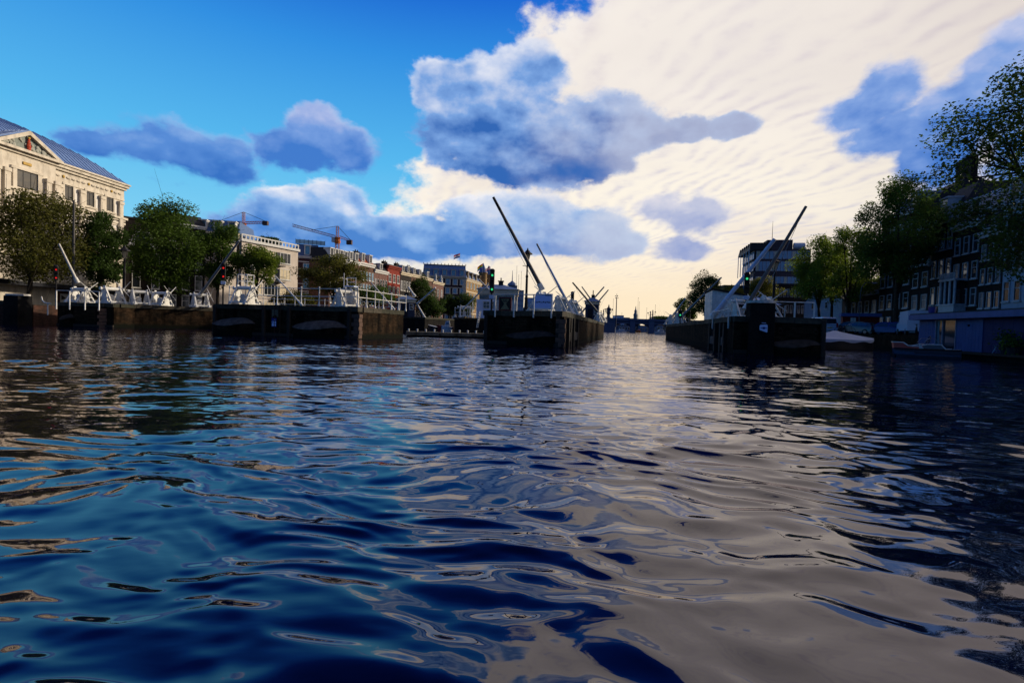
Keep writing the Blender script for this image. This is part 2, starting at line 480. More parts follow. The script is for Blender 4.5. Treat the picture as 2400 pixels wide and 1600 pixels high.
# ------------------------------------------------------------------ water
def make_water():
    NR, NA, R0, R1, A = 980, 800, .75, 70., R(57)
    r = R0 * (R1 / R0) ** np.linspace(0, 1, NR)
    a = np.linspace(-A, A, NA)
    rr, aa = np.meshgrid(r, a, indexing='ij')
    x, y = rr * np.sin(aa), rr * np.cos(aa)
    step = rr * math.log(R1 / R0) / (NR - 1)
    g = np.random.default_rng(21)
    z = np.zeros_like(x); hx = np.zeros_like(x); hy = np.zeros_like(x)
    # slow bending of the wave trains so that no crest runs straight
    def smooth(sc, n, seed):
        q = np.random.default_rng(seed); o = np.zeros_like(x)
        for i in range(n):
            t = q.uniform(0, 2 * math.pi); k = 2 * math.pi / (sc * q.uniform(.6, 1.6))
            o += np.sin(k * (x * math.cos(t) + y * math.sin(t)) + q.uniform(0, 6.28))
        return o / math.sqrt(n / 2)
    wx = x + .12 * smooth(2.6, 6, 1) + .03 * smooth(.8, 6, 3); wy = y + .10 * smooth(2.2, 6, 2) + .03 * smooth(.7, 6, 4)
    calm = np.clip(.72 + .34 * smooth(7., 6, 5), .25, 1.4)
    lost = np.zeros_like(x)
    comps = []
    for lam, n, slope in ((3.6, 4, .006), (1.9, 6, .010), (1.05, 8, .016), (.64, 12, .026), (.42, 14, .036), (.28, 16, .040), (.185, 16, .034), (.12, 14, .020)):
        for i in range(n):
            comps.append((lam * g.uniform(.78, 1.25), g.normal(R(80), R(27)), slope / math.sqrt(n / 2), g.uniform(0, 6.28)))
    for lam, t, sl, ph in comps:
        k = 2 * math.pi / lam
        near = np.clip((rr - 1.2) / 5., 0, 1) if lam < .5 else 1.0     # the boat's lee lies smoother
        near = .82 + .18 * near if lam < .5 else 1.0
        att = np.clip((lam / step - 2.6) / 2.6, 0, 1)
        amp = sl / k * math.sqrt(2) * near * (calm if lam < 1.5 else 1.)
        arg = k * (wx * math.cos(t) + wy * math.sin(t)) + ph
        s_, c_ = np.sin(arg), np.cos(arg)
        z += amp * att * c_
        hx += -amp * att * math.cos(t) * s_ * .55; hy += -amp * att * math.sin(t) * s_ * .55
        lost += (sl * (1 - att)) ** 2 * near ** 2
    win = np.clip((A - np.abs(aa)) / R(8), 0, 1) * np.clip((R1 - rr) / 22., 0, 1) * np.clip((rr - R0) / .35, 0, 1)
    z *= win; hx *= win; hy *= win
    x2, y2 = x + hx, y + hy
    co = np.stack([x2, y2, z], -1).reshape(-1, 3)
    idx = np.arange(NR * NA).reshape(NR, NA)
    quads = np.stack([idx[:-1, :-1], idx[:-1, 1:], idx[1:, 1:], idx[1:, :-1]], -1).reshape(-1, 4)
    lost = np.sqrt(lost).reshape(-1)
    # still water beyond: far fan ahead, and a coarse disc behind and under the boat
    base = len(co); extra = []; ef = []; lo = []
    far = [140., 260., 600., 1500., 4000.]
    prev = idx[-1]
    for q in far:
        ids = np.arange(NA) + base; base += NA
        extra.append(np.stack([q * np.sin(a), q * np.cos(a), 0 * a], -1)); lo.append(np.full(NA, .16))
        ef.append(np.stack([prev[:-1], prev[1:], ids[1:], ids[:-1]], -1)); prev = ids
    outer_l = [idx[k, 0] for k in range(NR)] + [int(e) for e in (NR * NA + np.arange(len(far)) * NA)]
    outer_r = [idx[k, -1] for k in range(NR)] + [int(e) for e in (NR * NA + np.arange(len(far)) * NA + NA - 1)]
    co = np.concatenate([co] + extra); quads = np.concatenate([quads] + ef); lost = np.concatenate([lost] + lo)
    rad_ = np.concatenate([r, far]); nb = 40
    back = np.linspace(A, 2 * math.pi - A, nb)[1:-1]
    prev = np.array(outer_r)
    bv, bf = [], []
    for t in back:
        ids = np.arange(len(rad_)) + base; base += len(rad_)
        bv.append(np.stack([rad_ * np.sin(t), rad_ * np.cos(t), 0 * rad_], -1))
        bf.append(np.stack([prev[:-1], ids[:-1], ids[1:], prev[1:]], -1)); prev = ids
    ids = np.array(outer_l); bf.append(np.stack([prev[:-1], ids[:-1], ids[1:], prev[1:]], -1))
    co = np.concatenate([co] + bv); quads = np.concatenate([quads] + bf)
    lost = np.concatenate([lost, np.full(len(co) - len(lost), .1)])
    me = bpy.data.meshes.new('water')
    me.vertices.add(len(co)); me.vertices.foreach_set('co', co.astype(np.float32).ravel())
    me.loops.add(len(quads) * 4); me.loops.foreach_set('vertex_index', quads[:, ::-1].astype(np.int32).ravel())
    me.polygons.add(len(quads)); me.polygons.foreach_set('loop_start', np.arange(0, len(quads) * 4, 4, dtype=np.int32))
    me.polygons.foreach_set('loop_total', np.full(len(quads), 4, np.int32))
    me.polygons.foreach_set('use_smooth', np.ones(len(quads), bool))
    me.update(calc_edges=True); me.validate()
    at = me.attributes.new('unresolved_ripple', 'FLOAT', 'POINT')
    at.data.foreach_set('value', lost.astype(np.float32))
    # the sheet must face up
    if me.polygons[0].normal.z < 0: me.flip_normals()
    m = bpy.data.materials.new('river_water'); m.use_nodes = True
    t = m.node_tree; n = t.nodes; l = t.links
    n.clear()
    out = n.new('ShaderNodeOutputMaterial')
    geo = n.new('ShaderNodeNewGeometry')
    atn = n.new('ShaderNodeAttribute'); atn.attribute_name = 'unresolved_ripple'
    mp1 = n.new('ShaderNodeMapping'); mp1.inputs['Scale'].default_value = (.45, 1.1, 1); mp1.inputs['Rotation'].default_value = (0, 0, R(8))
    l.new(geo.outputs['Position'], mp1.inputs[0])
    n1 = n.new('ShaderNodeTexNoise'); n1.inputs['Scale'].default_value = 1.5; n1.inputs['Detail'].default_value = 3.; n1.inputs['Roughness'].default_value = .6
    l.new(mp1.outputs[0], n1.inputs['Vector'])
    mulh = n.new('ShaderNodeMath'); mulh.operation = 'MULTIPLY'; l.new(n1.outputs[0], mulh.inputs[0]); l.new(atn.outputs['Fac'], mulh.inputs[1])
    b1 = n.new('ShaderNodeBump'); b1.inputs['Strength'].default_value = 1.; b1.inputs['Distance'].default_value = .55
    l.new(mulh.outputs[0], b1.inputs['Height'])
    n2 = n.new('ShaderNodeTexNoise'); n2.inputs['Scale'].default_value = 11.; n2.inputs['Detail'].default_value = 2.
    l.new(mp1.outputs[0], n2.inputs['Vector'])
    b2 = n.new('ShaderNodeBump'); b2.inputs['Strength'].default_value = .05; b2.inputs['Distance'].default_value = .02
    l.new(n2.outputs[0], b2.inputs['Height']); l.new(b1.outputs[0], b2.inputs['Normal'])
    fr = n.new('ShaderNodeFresnel'); fr.inputs['IOR'].default_value = 1.5; l.new(b2.outputs[0], fr.inputs['Normal'])
    gl = n.new('ShaderNodeBsdfGlossy'); gl.inputs['Roughness'].default_value = .02; gl.inputs['Color'].default_value = (.97, .91, .91, 1)
    l.new(b2.outputs[0], gl.inputs['Normal'])
    df = n.new('ShaderNodeBsdfDiffuse'); df.inputs['Color'].default_value = (.0006, .0022, .018, 1)
    pw_ = n.new('ShaderNodeMath'); pw_.operation = 'POWER'; l.new(fr.outputs[0], pw_.inputs[0]); pw_.inputs[1].default_value = .88
    ms = n.new('ShaderNodeMixShader'); l.new(pw_.outputs[0], ms.inputs[0]); l.new(df.outputs[0], ms.inputs[1]); l.new(gl.outputs[0], ms.inputs[2])
    l.new(ms.outputs[0], out.inputs[0])
    me.materials.append(m)
    o = bpy.data.objects.new('water', me); COL.objects.link(o)
    tag(o, 'dark rippled river water reflecting blue sky and pale cloud', 'water', kind='structure')
make_water()

# ------------------------------------------------------------------ ground
QUAYM = mat('quay_paving', (.10, .09, .08), (.06, .055, .05), .85, 2., .3, 9)
QZL, QZR = 1.75, 1.40
def ground(name, poly, z, label, m=QUAYM, z0=-1.5):
    o = MB().prism(poly, z0, z).build(name + '_bank', PIER); tag(o, 'dark brick edge of the ' + name.replace('_', ' '), 'bank', kind='structure')
    o = MB().prism(poly, z + .002, z + .006).build(name, m)
    return tag(o, label, 'ground', kind='structure')
ground('left_quay', [(-400, 10), (-62, 33), (-42.5, 44), (-40.5, 60), (-36, 80), (-30, 110), (-19.5, 150), (-9, 200), (8, 270), (8, 900), (-400, 900)], QZL, 'stone quay in front of the theatre and the row of houses')
ground('right_quay', [UV(24.9, -60), UV(300, -60), UV(300, 900), UV(24.9, 900)], QZR, 'stone quay under the parked cars and tall trees')

# ------------------------------------------------------------------ lock piers
PZ = 2.02
def bulge_mesh(wd, out, zb, zt, cap):
    """worn stone swelling: half-lens plan; below it dark wall, above it a sloping stone cap that leans back to the wall"""
    n = 16; m = MB(); rings = []
    for k in range(n + 1):
        t = k / n; x = (t - .5) * wd
        s = math.sin(math.pi * t); q = s ** .8 * out
        lo = zb + .10 - .16 * math.sin(math.pi * min(1, t * 1.25)) + .06 * t      # lower edge sags towards the left third
        hi = lo + .03 + (zt - zb) * s ** .75
        if cap: rings.append([(x, .02, lo), (x, -q - .05, lo), (x, -q - .04, lo + .05 * s), (x, -q * .62 - .03, lo + (hi - lo) * .62), (x, -q * .25 - .02, lo + (hi - lo) * .9), (x, .02, hi)])
        else: rings.append([(x, .02, -.8), (x, -q - .015, -.8), (x, -q - .015, lo), (x, .02, lo)])
    m.loft(rings, closed=True)
    return m
def pier(label, u0, u1, v0, v1, skew=0., bulges=(), sides=('f', 'r'), wallm=PIER):
    t = thing('lock_pier', label, 'lock pier', (*UV(u0, v0), 0), ROT, 'brick piers of the lock')
    W, Ln = u1 - u0, v1 - v0
    # the front may run slightly askew: v at left is v0 + skew
    MB().prism([(0, skew), (W, 0), (W, Ln), (0, Ln)], -1.2, PZ - .30).build('wall', wallm, t)
    MB().prism([(.45, skew + .45), (W - .45, .45), (W - .45, Ln - .2), (.45, Ln - .2)], PZ - .31, PZ - .03).build('deck', COPEG, t)
    rnd = random.Random(int(u0 * 10))
    cs = [MB().box((0, 0, 0), (1.12 + .1 * k, .56, .30)).mesh('coping_stone', COPE if k % 2 else COPEG) for k in range(3)]
    def row(a, b, nrm):
        a, b = Vector(a), Vector(b); d = b - a; ln = d.length; n = max(1, round(ln / 1.3)); rz = math.atan2(d.y, d.x)
        for i in range(n):
            me = rnd.choice(cs)
            c = a + d * ((i + .5) / n) + Vector(nrm) * (.22 + rnd.uniform(-.012, .012))
            o = piece(me, 'coping_stone', t, (c.x, c.y, PZ - .15 + rnd.uniform(-.012, .012)), rz)
            o.scale.x = (ln / n - .018) / (max(v.co.x for v in me.vertices) * 2)
    if 'f' in sides: row((0, skew), (W, 0), (0, 1))
    if 'r' in sides: row((W, .56), (W, Ln), (-1, 0))
    if 'l' in sides: row((0, skew + .56), (0, Ln), (1, 0))
    for (c, wd, out, zb, zt) in bulges:
        for nm_, cap_, mm_ in (('swelling_foot', False, wallm), ('stone_swelling', True, BULGE if len(bulges) == 2 else BULGED)):
            o = bulge_mesh(wd, out, zb, zt, cap_).build(nm_, mm_, t, smooth=True)
            o.location = (c, skew * (1 - c / W), 0); o.rotation_euler = (0, 0, math.atan2(-skew, W))
    # rubbing strake of dark timber a little above the water
    MB().beam((.02, skew - .05, .12), (W, -.05, .12), .10, .20).build('timber_strake', DARKW, t)
    return t
pl = pier('wide brick lock pier with the white ball post railing on top', -26.9, -16.3, 28.9, 35.4, 0., [(1.55, 3.3, .55, .62, 1.12), (7.9, 3.9, .6, .55, 1.12)], ('f', 'r', 'l'))
pm = pier('middle lock pier with the tall lamp and the blue and white banner', -8.5, -3.4, 28.0, 76, 2.0, [(3.1, 3.4, .5, .45, .86)], ('f', 'r'))
pr = pier('right lock pier with the dark tall block and a white sign', 5.6, 10.1, 29.7, 80, 0., [(3.0, 2.7, .5, .45, .84)], ('f', 'l'))
pf = pier('far left lock pier below the theatre with a row of white winches', -47.6, -41.6, 34.2, 46, 0., [(1.1, 1.6, .45, .55, 1.0)], ('f', 'r'))
# its long inner wall runs on behind the wide pier
t = thing('lock_wall', 'low dark lock wall carrying white winches left of the wide pier', 'lock wall', (-34.1, 42.6, 0), 0)
a_, b_ = Vector((0, 0)), Vector((P(520, 740, 49.6).x + 34.1, 49.6 - 42.6))
d_ = b_ - a_; nrm = Vector((-d_.y, d_.x)).normalized()
MB().prism([a_, b_, b_ + nrm * 8, a_ + nrm * 5], -1.2, PZ - .3).build('wall', PIER, t)
MB().prism([a_ + nrm * .4, b_ + nrm * .4, b_ + nrm * 8, a_ + nrm * 5], PZ - .31, PZ - .03).build('deck', COPEG, t)
cs_ = MB().box((0, 0, 0), (1.2, .5, .30)).mesh('coping_stone', COPE)
nn = round(d_.length / 1.2)
for i in range(nn):
    c = a_ + d_ * ((i + .5) / nn) + nrm * .2
    o = piece(cs_, 'coping_stone', t, (c.x, c.y, PZ - .15 + random.uniform(-.012, .012)), math.atan2(d_.y, d_.x)); o.scale.x = (d_.length / nn - .015) / 1.2
# toothed corner of red stone and ledge at the foot
CORNER = mat('red_corner_stone', (.15, .085, .06), (.07, .05, .04), .8, 5., .4, 15)
for i in range(6):
    MB().box((.10 - .03 * (i % 2), -.05, .05 + i * .28), (.55 + .2 * (i % 2), .16, .25), math.atan2(d_.y, d_.x)).build('corner_stone', CORNER, t)
for root, x, y in ((pl, 10.6, 0), (pm, 5.1, 0)):
    for i in range(6):
        MB().box((x - .12 - .06 * (i % 2), y + .02, .18 + i * .255), (.36 + .2 * (i % 2), .14, .235)).build('corner_stone', CORNER, root)
        MB().box((x - .02, y + .22 + .06 * (i % 2), .18 + i * .255), (.10, .40, .235)).build('corner_stone', CORNER, root)
# gate recess posts along the lock chamber
for root, side, base, n in ((pm, 1, 5.1, (1.2, 2.3, 3.9, 6.6)), (pr, -1, 0, (2.0, 3.2, 5.2, 7.4))):
    for k, v in enumerate(n):
        MB().bb(base + side * -.02, base + side * .16, v, v + .42, -1, PZ - .35 + .02 * k).build('timber_post', DARKW, root)
    MB().bb(base, base + side * .12, n[0] + .42, n[1], .35, .85).build('concrete_beam', BULGE, root)
    MB().bb(base, base + side * .12, n[2] + .42, n[3], .35, .85).build('concrete_beam', BULGE, root)
    MB().bb(base - side * .01, base + side * .05, n[0] + .42, n[1], .86, PZ - .36).build('recess_panel', PIERD, root)  # flat sheet standing proud; the recess's shade is put into its colour
    MB().bb(base - side * .01, base + side * .05, n[2] + .42, n[3], .86, PZ - .36).build('recess_panel', PIERD, root)
    MB().bb(base - side * .01, base + side * .05, n[0] + .42, n[1], -1, .34).build('recess_panel', PIERD, root)
    MB().bb(base - side * .01, base + side * .05, n[2] + .42, n[3], -1, .34).build('recess_panel', PIERD, root)
# tall dark block on the right pier and its twin at the far left
def dark_block(px0, px1, D, zt, label, cap_w):
    x0, x1 = X(px0, D), X(px1, D)
    t = thing('mooring_block', label, 'block', ((x0 + x1) / 2, D, 0), ROT)
    wd = (x1 - x0)
    MB().bb(-wd / 2, wd / 2, -.3, .8, -1, zt).build('body', PIERD, t, bevel=.03)
    c = MB().prism([(cap_w / 2 * math.cos(a) * 1.0, .25 + .62 * math.sin(a)) for a in [2 * math.pi * k / 16 for k in range(16)]], zt, zt + .14)
    c.build('cap', WHITED, t)
    return t
blk = dark_block(1757, 1811, 27.35, 2.74, 'tall black block with a pale round cap and a white sign on its face', 1.5)
dark_block(12, 56, 42.5, 2.42, 'black mooring block with a white cap at the far left below the theatre', 2.1)
# brick abutment at the far left edge
t = thing('quay_wall', 'dark red brick quay wall at the far left below the theatre posters', 'quay wall', (-46, 43.4, 0), 0)
BRK = mat('abutment_brick', (.11, .05, .035), (.05, .028, .02), .8, 2., .4, 14, brick=(.21, .065, .008, (.5, .45, .4)), stain=.6)
MB().bb(-26, 5.4, 0, 6, -1, 1.7).build('wall', BRK, t)
for i in range(22):
    MB().box((-25.3 + i * 1.4, .18, 1.86), (1.37, .5, .3)).build('coping_stone', COPE, t)

# iron fittings, fender posts and ladders on the pier faces
IRON = mat('rusty_iron', (.05, .028, .018), (.022, .016, .013), .8, 8., .3, 20)
def fittings(root, W, skew, xs_post, xs_ring, xs_lad):
    yf = lambda x: skew * (1 - x / W)
    for x in xs_post: MB().bb(x - .11, x + .11, yf(x) - .16, yf(x) + .02, -1, PZ - .12).build('fender_post', DARKW, root, bevel=.02)
    for x in xs_ring:
        g = MB(); n = 12; c = (x, yf(x) - .05, 1.28); g.path([(c[0] + .11 * math.cos(2 * math.pi * k / n), c[1], c[2] + .11 * math.sin(2 * math.pi * k / n)) for k in range(n + 1)], .018, 5); g.bb(x - .06, x + .06, yf(x) - .04, yf(x) + .01, 1.36, 1.46); g.build('mooring_ring', IRON, root)
    for x in xs_lad:
        lad = MB(); lad.bb(x - .22, x - .18, yf(x) - .09, yf(x) - .05, -.2, PZ - .02); lad.bb(x + .18, x + .22, yf(x) - .09, yf(x) - .05, -.2, PZ - .02); l_ = lad.build('ladder', IRON, root)
        for k in range(8): MB().tube((x - .18, yf(x) - .07, .02 + k * .25), (x + .18, yf(x) - .07, .02 + k * .25), .014, n=5).build('rung', IRON, l_)
fittings(pl, 10.6, 0, (.16, 3.9, 5.75, 10.0), (3.4, 6.1), (4.9,))
fittings(pm, 5.1, 2.0, (.14, 4.75), (1.2, 4.3), ())
fittings(pr, 4.5, 0, (4.36,), (2.3, 4.0), ())

# ------------------------------------------------------------------ things on the lock
def at(px, D, z=PZ):
    return (X(px, D), D, z)
# --- winches: two trestles, a drum between them, hand spokes
def make_winch(name='lock_winch', m=WHITE, cable=True):
    t = thing(name, '-', 'winch')
    for s in (-.52, .52):
        MB().slabx([(-.36, .10), (.36, .10), (.15, 1.14), (.11, 1.34), (-.11, 1.34), (-.15, 1.14)], s - .035, s + .035).build('side_plate', m, t, bevel=.01)
        for q in (-1, 1):
            MB().beam((s, q * .74, .08), (s, q * .14, 1.12), .10, .09).build('trestle_leg', m, t)
        MB().bb(s - .11, s + .11, -.84, .84, 0, .10).build('foot', m, t)
        MB().bb(s - .06, s + .06, -.52, .52, .42, .49).build('tie_bar', m, t)
    g = MB(); g.tube((-.86, 0, 1.12), (.86, 0, 1.12), .05, n=10); g.tube((-.46, 0, 1.12), (.46, 0, 1.12), .13, n=14); g.build('drum', m, t, smooth=True)
    for s in (-.80, .80):
        g = MB(); g.tube((s - .05, 0, 1.12), (s + .05, 0, 1.12), .12, n=10); h = g.build('hub', m, t)
    for k, a in enumerate((38, 142, 215, 325)):
        MB().tube((.80, 0, 1.12), (.80, 1.0 * math.cos(R(a)), 1.12 + 1.0 * math.sin(R(a))), .032, .022, 6).build('spoke', m, t)
    for q in (-1, 1): MB().bb(-.7, .7, q * .58, q * .70, .10, .2).build('crossbar', m, t)
    g = MB(); g.bb(-.28, .10, -.14, .14, .10, .36); g.tube((-.1, -.10, .52), (-.1, .10, .52), .20, n=12); g.build('gear_box', WHITED, t, smooth=False)
    return t
w0 = make_winch()
winches = [  # px, D, turn from the lock axis (deg), scale, label
    (188, 44.0, 4, 1.12, 'white lock winch behind the leftmost guard rail below the theatre'),
    (262, 44.2, 84, 1.22, 'broad white lock winch with two raised spokes right of the leftmost guard rail'),
    (327, 45.2, 66, 1.10, 'white lock winch with a cross of spokes on the low dark wall'),
    (377, 46.0, 12, 1.08, 'white open lock winch showing its drum on the low dark wall'),
    (469, 48.2, 62, 1.12, 'white lock winch under the long grey pole beside the wide pier'),
    (573, 33.6, 6, 1.02, 'white lock winch at the left end of the ball post railing'),
    (808, 33.4, 70, .98, 'white lock winch in the corner of the ball post railing'),
    (1268, 30.8, 82, 1.0, 'white lock winch behind the blue and white banner'),
    (1313, 33.5, 74, .95, 'second white lock winch right behind the banner winch'),
    (1342, 38.0, 74, .95, 'white lock winch at the foot of the thinner pole on the middle pier'),
    (1405, 70., 70, 1.1, 'white lock winch at the far end of the middle pier by the dark hut'),
    (1712, 33.2, 70, .90, 'white lock winch left of the traffic light on the right pier'),
    (1738, 31.8, 20, 1.0, 'white lock winch right below the traffic light on the right pier'),
    (1795, 33.4, 60, 1.25, 'white lock winch rising behind the tall black block'),
    (1592, 66., 60, 1.2, 'white lock winch with a green light at the far end of the right pier'),
    (1572, 74., 80, 1.2, 'farthest white lock winch on the right pier before the bridge'),
    (1090, 62., 20, 1.2, 'white lock winch beside the white hut left of the middle pier'),
]
for i, (px, D, a, sc, lab) in enumerate(winches):
    if i == 0: w0.location = at(px, D); w0.rotation_euler = (0, 0, ROT + R(a)); w0.scale = (sc * .93,) * 3; w0['label'] = lab; w0['group'] = 'white lock winches'; continue
    dup(w0, at(px, D), ROT + R(a), lab, 'white lock winches', sc * .93)

# --- long lifting poles with their stays
def pole(b, tp, r0, r1, m, label, stay=None, tip=None):
    B, T = P(*b), P(*tp)
    t = thing('lifting_pole', label, 'pole', B, 0, 'long slanting poles of the lock gates')
    d = T - B
    k = .86
    MB().tube((0, 0, 0), d * k, r0, r1 + (r0 - r1) * (1 - k), 10).build('shaft', m, t, smooth=True)
    MB().tube(d * k, d, r1 * 1.06 + (r0 - r1) * (1 - k), r1, 10).build('tip', tip or m, t, smooth=True)
    g = MB(); g.tube(-d.normalized() * .1, d.normalized() * .35, r0 * 1.5, r0 * 1.35, 10); g.build('socket', WHITE, t)
    if stay:
        q = P(*stay) - B
        g = MB(); s0 = d * .93
        prev = s0
        for j in range(1, 9):
            f = j / 8; c = s0.lerp(q, f) - Vector((0, 0, .16 * math.sin(math.pi * f)))
            g.tube(prev, c, .014, .014, 4, False); prev = c
        g.build('stay_cable', STEEL, t)
    return t
DARKST = mat('pole_dark_steel', (.10, .105, .10), (.05, .05, .05), .5, 5.)
RUSTST = mat('pole_brown_steel', (.16, .14, .12), (.10, .085, .075), .5, 5.)
pole((1270, 676, 30.8), (1156, 462, 30.2), .125, .075, RUSTST, 'tallest steel pole leaning left above the banner winch on the middle pier', (1258, 672, 31.2), BLACK)
pole((1349, 745, 36.5), (1258, 571, 36), .11, .06, BLUEW, 'thinner pale pole leaning left beside the tallest pole', (1316, 688, 37), STEEL)
pole((1748, 722, 30.5), (1889, 484, 30.5), .125, .08, RUSTST, 'tallest brown pole leaning right over the right pier', (1802, 664, 31.5), RUSTST)
pole((1671, 740, 35.), (1816, 560, 33), .15, .11, BLUEW, 'thick pale blue pole leaning right behind the right traffic light')
pole((468, 692, 48), (561, 564, 44), .13, .08, STEEL, 'grey pole leaning right above the low dark wall')
pole((181, 660, 44), (138, 571, 43), .11, .07, WHITED, 'short white pole leaning left over the leftmost winch')
pole((1419, 752, 72), (1342, 662, 70), .16, .10, DARKST, 'dark pole leaning left in front of the far dark hut', (1370, 712, 72))
pole((1387, 704, 82), (1364, 672, 80), .14, .09, STEEL, 'short grey pole leaning left behind the far dark hut')
pole((1358, 738, 78), (1416, 672, 76), .14, .09, STEEL, 'grey pole leaning right across the far dark hut')
pole((1394, 717, 88), (1426, 679, 86), .14, .09, STEEL, 'thin grey pole leaning right past the roof of the far dark hut', (1398, 735, 88))
pole((1597, 742, 66), (1691, 650, 62), .14, .09, STEEL, 'long thin pole leaning right in front of the far right tree')
pole((1574, 744, 74), (1607, 699, 72), .16, .11, WHITED, 'short pale pole at the far end of the right pier')
pole((707, 714, 33), (646, 648, 33.5), .05, .045, WHITE, 'thin white pole leaning left across the ball post railing')
pole((923, 724, 44), (870, 662, 44), .07, .06, WHITED, 'thin pale pole leaning left behind the receding railing')
pole((979, 711, 72), (1021, 674, 70), .13, .10, WHITE, 'white pole leaning right beside the dark blue hut')
pole((998, 748, 72), (979, 715, 72), .13, .11, WHITE, 'short white brace below the white pole at the blue hut')
pole((1086, 724, 61), (1145, 664, 60), .10, .07, WHITED, 'pale pole leaning right in front of the white hut')
pole((1152, 685, 62), (1122, 654, 62), .11, .09, WHITED, 'short pale pole crossing in front of the white hut')
pole((972, 694, 78), (957, 672, 78), .16, .13, WHITE, 'short white pole above the roof of the dark blue hut')

# --- railings
def ball_post(h, m=WHITE):
    g = MB(); g.lathe([(.075, 0), (.075, .10), (.05, .16), (.036, .28), (.036, h * .46), (.055, h * .5), (.036, h * .54), (.032, h * .86), (.055, h * .90), (.036, h * .93), (.05, h * .95), (.055, h * .975), (.03, h)], n=10)
    return g.mesh('post', m, True)
def ball_rail(label, pts, h, name='railing'):
    t = thing(name, label, 'railing', pts[0], 0)
    o0 = Vector(pts[0])
    me = ball_post(h)
    for p in pts: piece(me, 'post', t, Vector(p) - o0)
    for a, b in zip(pts[:-1], pts[1:]):
        A, B = Vector(a) - o0, Vector(b) - o0
        for z in (h * .90, h * .5):
            MB().tube((A.x, A.y, A.z + z), (B.x, B.y, B.z + z), .026, n=6, caps=False).build('rail', WHITE, t)
def onedge(px, v, z=PZ):
    """point on the line v = const of the lock axes seen at column px"""
    k = (px - 1200) / F
    y = v / (.2195 * k + .9756)
    return (k * y, y, z)
def onside(px, u, z=PZ):
    k = (px - 1200) / F
    y = u / (.9756 * k - .2195)
    return (k * y, y, z)
front = [onedge(p, 29.25) for p in (536, 590, 648, 704, 746, 807, 836)]
side = [onside(p, -16.55) for p in (857, 877, 896, 915, 932, 949)]
ball_rail('white ball post railing round the front corner of the wide pier', front + side, 1.25)
back = [P(p, 713, 52) for p in (592, 617, 642, 667, 691, 714, 761, 800, 843, 888, 937)]
ball_rail('lower white railing farther back across the left lock chamber', [(p.x, p.y, 2.05) for p in back], 1.25)
def guard_rail(label, pts, zt, zb, m=WHITE):
    """posts bolted to the face of the pier, one rail on top"""
    o0 = Vector(pts[0]); t = thing('guard_rail', label, 'guard rail', pts[0], 0, 'plain rails on the pier heads')
    ln = zt - zb
    me = MB().bb(-.035, .035, -.035, .035, 0, ln).mesh('post', m)
    for p in pts: piece(me, 'post', t, (p[0] - o0.x, p[1] - o0.y, zb - o0.z), ROT)
    for a, b in zip(pts[:-1], pts[1:]):
        MB().tube((a[0] - o0.x, a[1] - o0.y, zt - o0.z), (b[0] - o0.x, b[1] - o0.y, zt - o0.z), .03, n=6, caps=True).build('rail', m, t)
    return t
guard_rail('white guard rail with hanging posts on the head of the right pier', [(*P(p, 740, 28.55)[:2], PZ) for p in (1793, 1813, 1862, 1908)], 2.92, 1.66)
k_ = [(1160, 29.6), (1204, 29.0), (1250, 28.5), (1292, 27.95)]
guard_rail('white guard rail with hanging posts on the head of the middle pier', [(*P(p, 740, d - .05)[:2], PZ) for p, d in k_], 2.90, 1.62)
guard_rail('white guard rail with hanging posts on the far left pier head', [(*P(p, 740, 41.5)[:2], PZ) for p in (132, 163, 199, 232)], 2.92, 1.40)
guard_rail('thin bent guard rail along the chamber side of the right pier', [(*onside(p, 5.5)[:2], PZ) for p in (1705, 1668)], 2.45, 1.35)
# bent white handrail hook on the far left
t = thing('ladder_rail', 'curved white ladder handrail left of the far left pier', 'handrail', P(112, 712, 41.8), 0)
g = MB(); c0 = P(112, 712, 41.8)
g.path([P(97, 695, 41.8) - c0, P(99, 703, 41.8) - c0, P(104, 709, 41.8) - c0, P(120, 711, 41.8) - c0], .045); g.path([P(112, 711, 41.8) - c0, P(112, 738, 41.8) - c0], .045); g.build('hook', WHITE, t)
# little working platform with a frame on the left end of the wide pier
t = thing('platform_frame', 'white tube frame standing above the left end of the ball post railing', 'frame', at(575, 34.2), ROT)
for x in (-.36, .36):
    for y in (-.3, .3): MB().tube((x, y, 1.2), (x, y, 2.0), .03, n=6).build('upright', WHITE, t)
g = MB()
for z in (1.55, 1.98):
    for a, b in (((-.36, -.3), (.36, -.3)), ((-.36, .3), (.36, .3)), ((-.36, -.3), (-.36, .3)), ((.36, -.3), (.36, .3))): g.tube((*a, z), (*b, z), .024, n=6)
g.build('rail', WHITE, t)
MB().bb(-.4, .4, -.34, .34, 1.17, 1.22).build('floor_plate', WHITE, t)
t = thing('platform_frame', 'white tube frame with a pale blue shelf above the railing corner winch', 'frame', at(822, 34.0), ROT)
for x, z_ in ((-.32, 2.), (.32, 2.), (-.55, 2.3)): MB().tube((x, 0, .9), (x, 0, z_), .028, n=6).build('upright', WHITE, t)
g = MB(); g.tube((-.32, 0, 1.98), (.32, 0, 1.98), .024, n=6); g.tube((-.32, 0, 1.7), (.32, 0, 1.7), .02, n=6); g.build('rail', WHITE, t)
MB().bb(-.34, .34, -.28, .28, 1.36, 1.44).build('shelf', BLUEW, t)
MB().bb(-.32, .42, -.25, .3, .25, 1.05).build('cabinet', WHITED, t, bevel=.02)

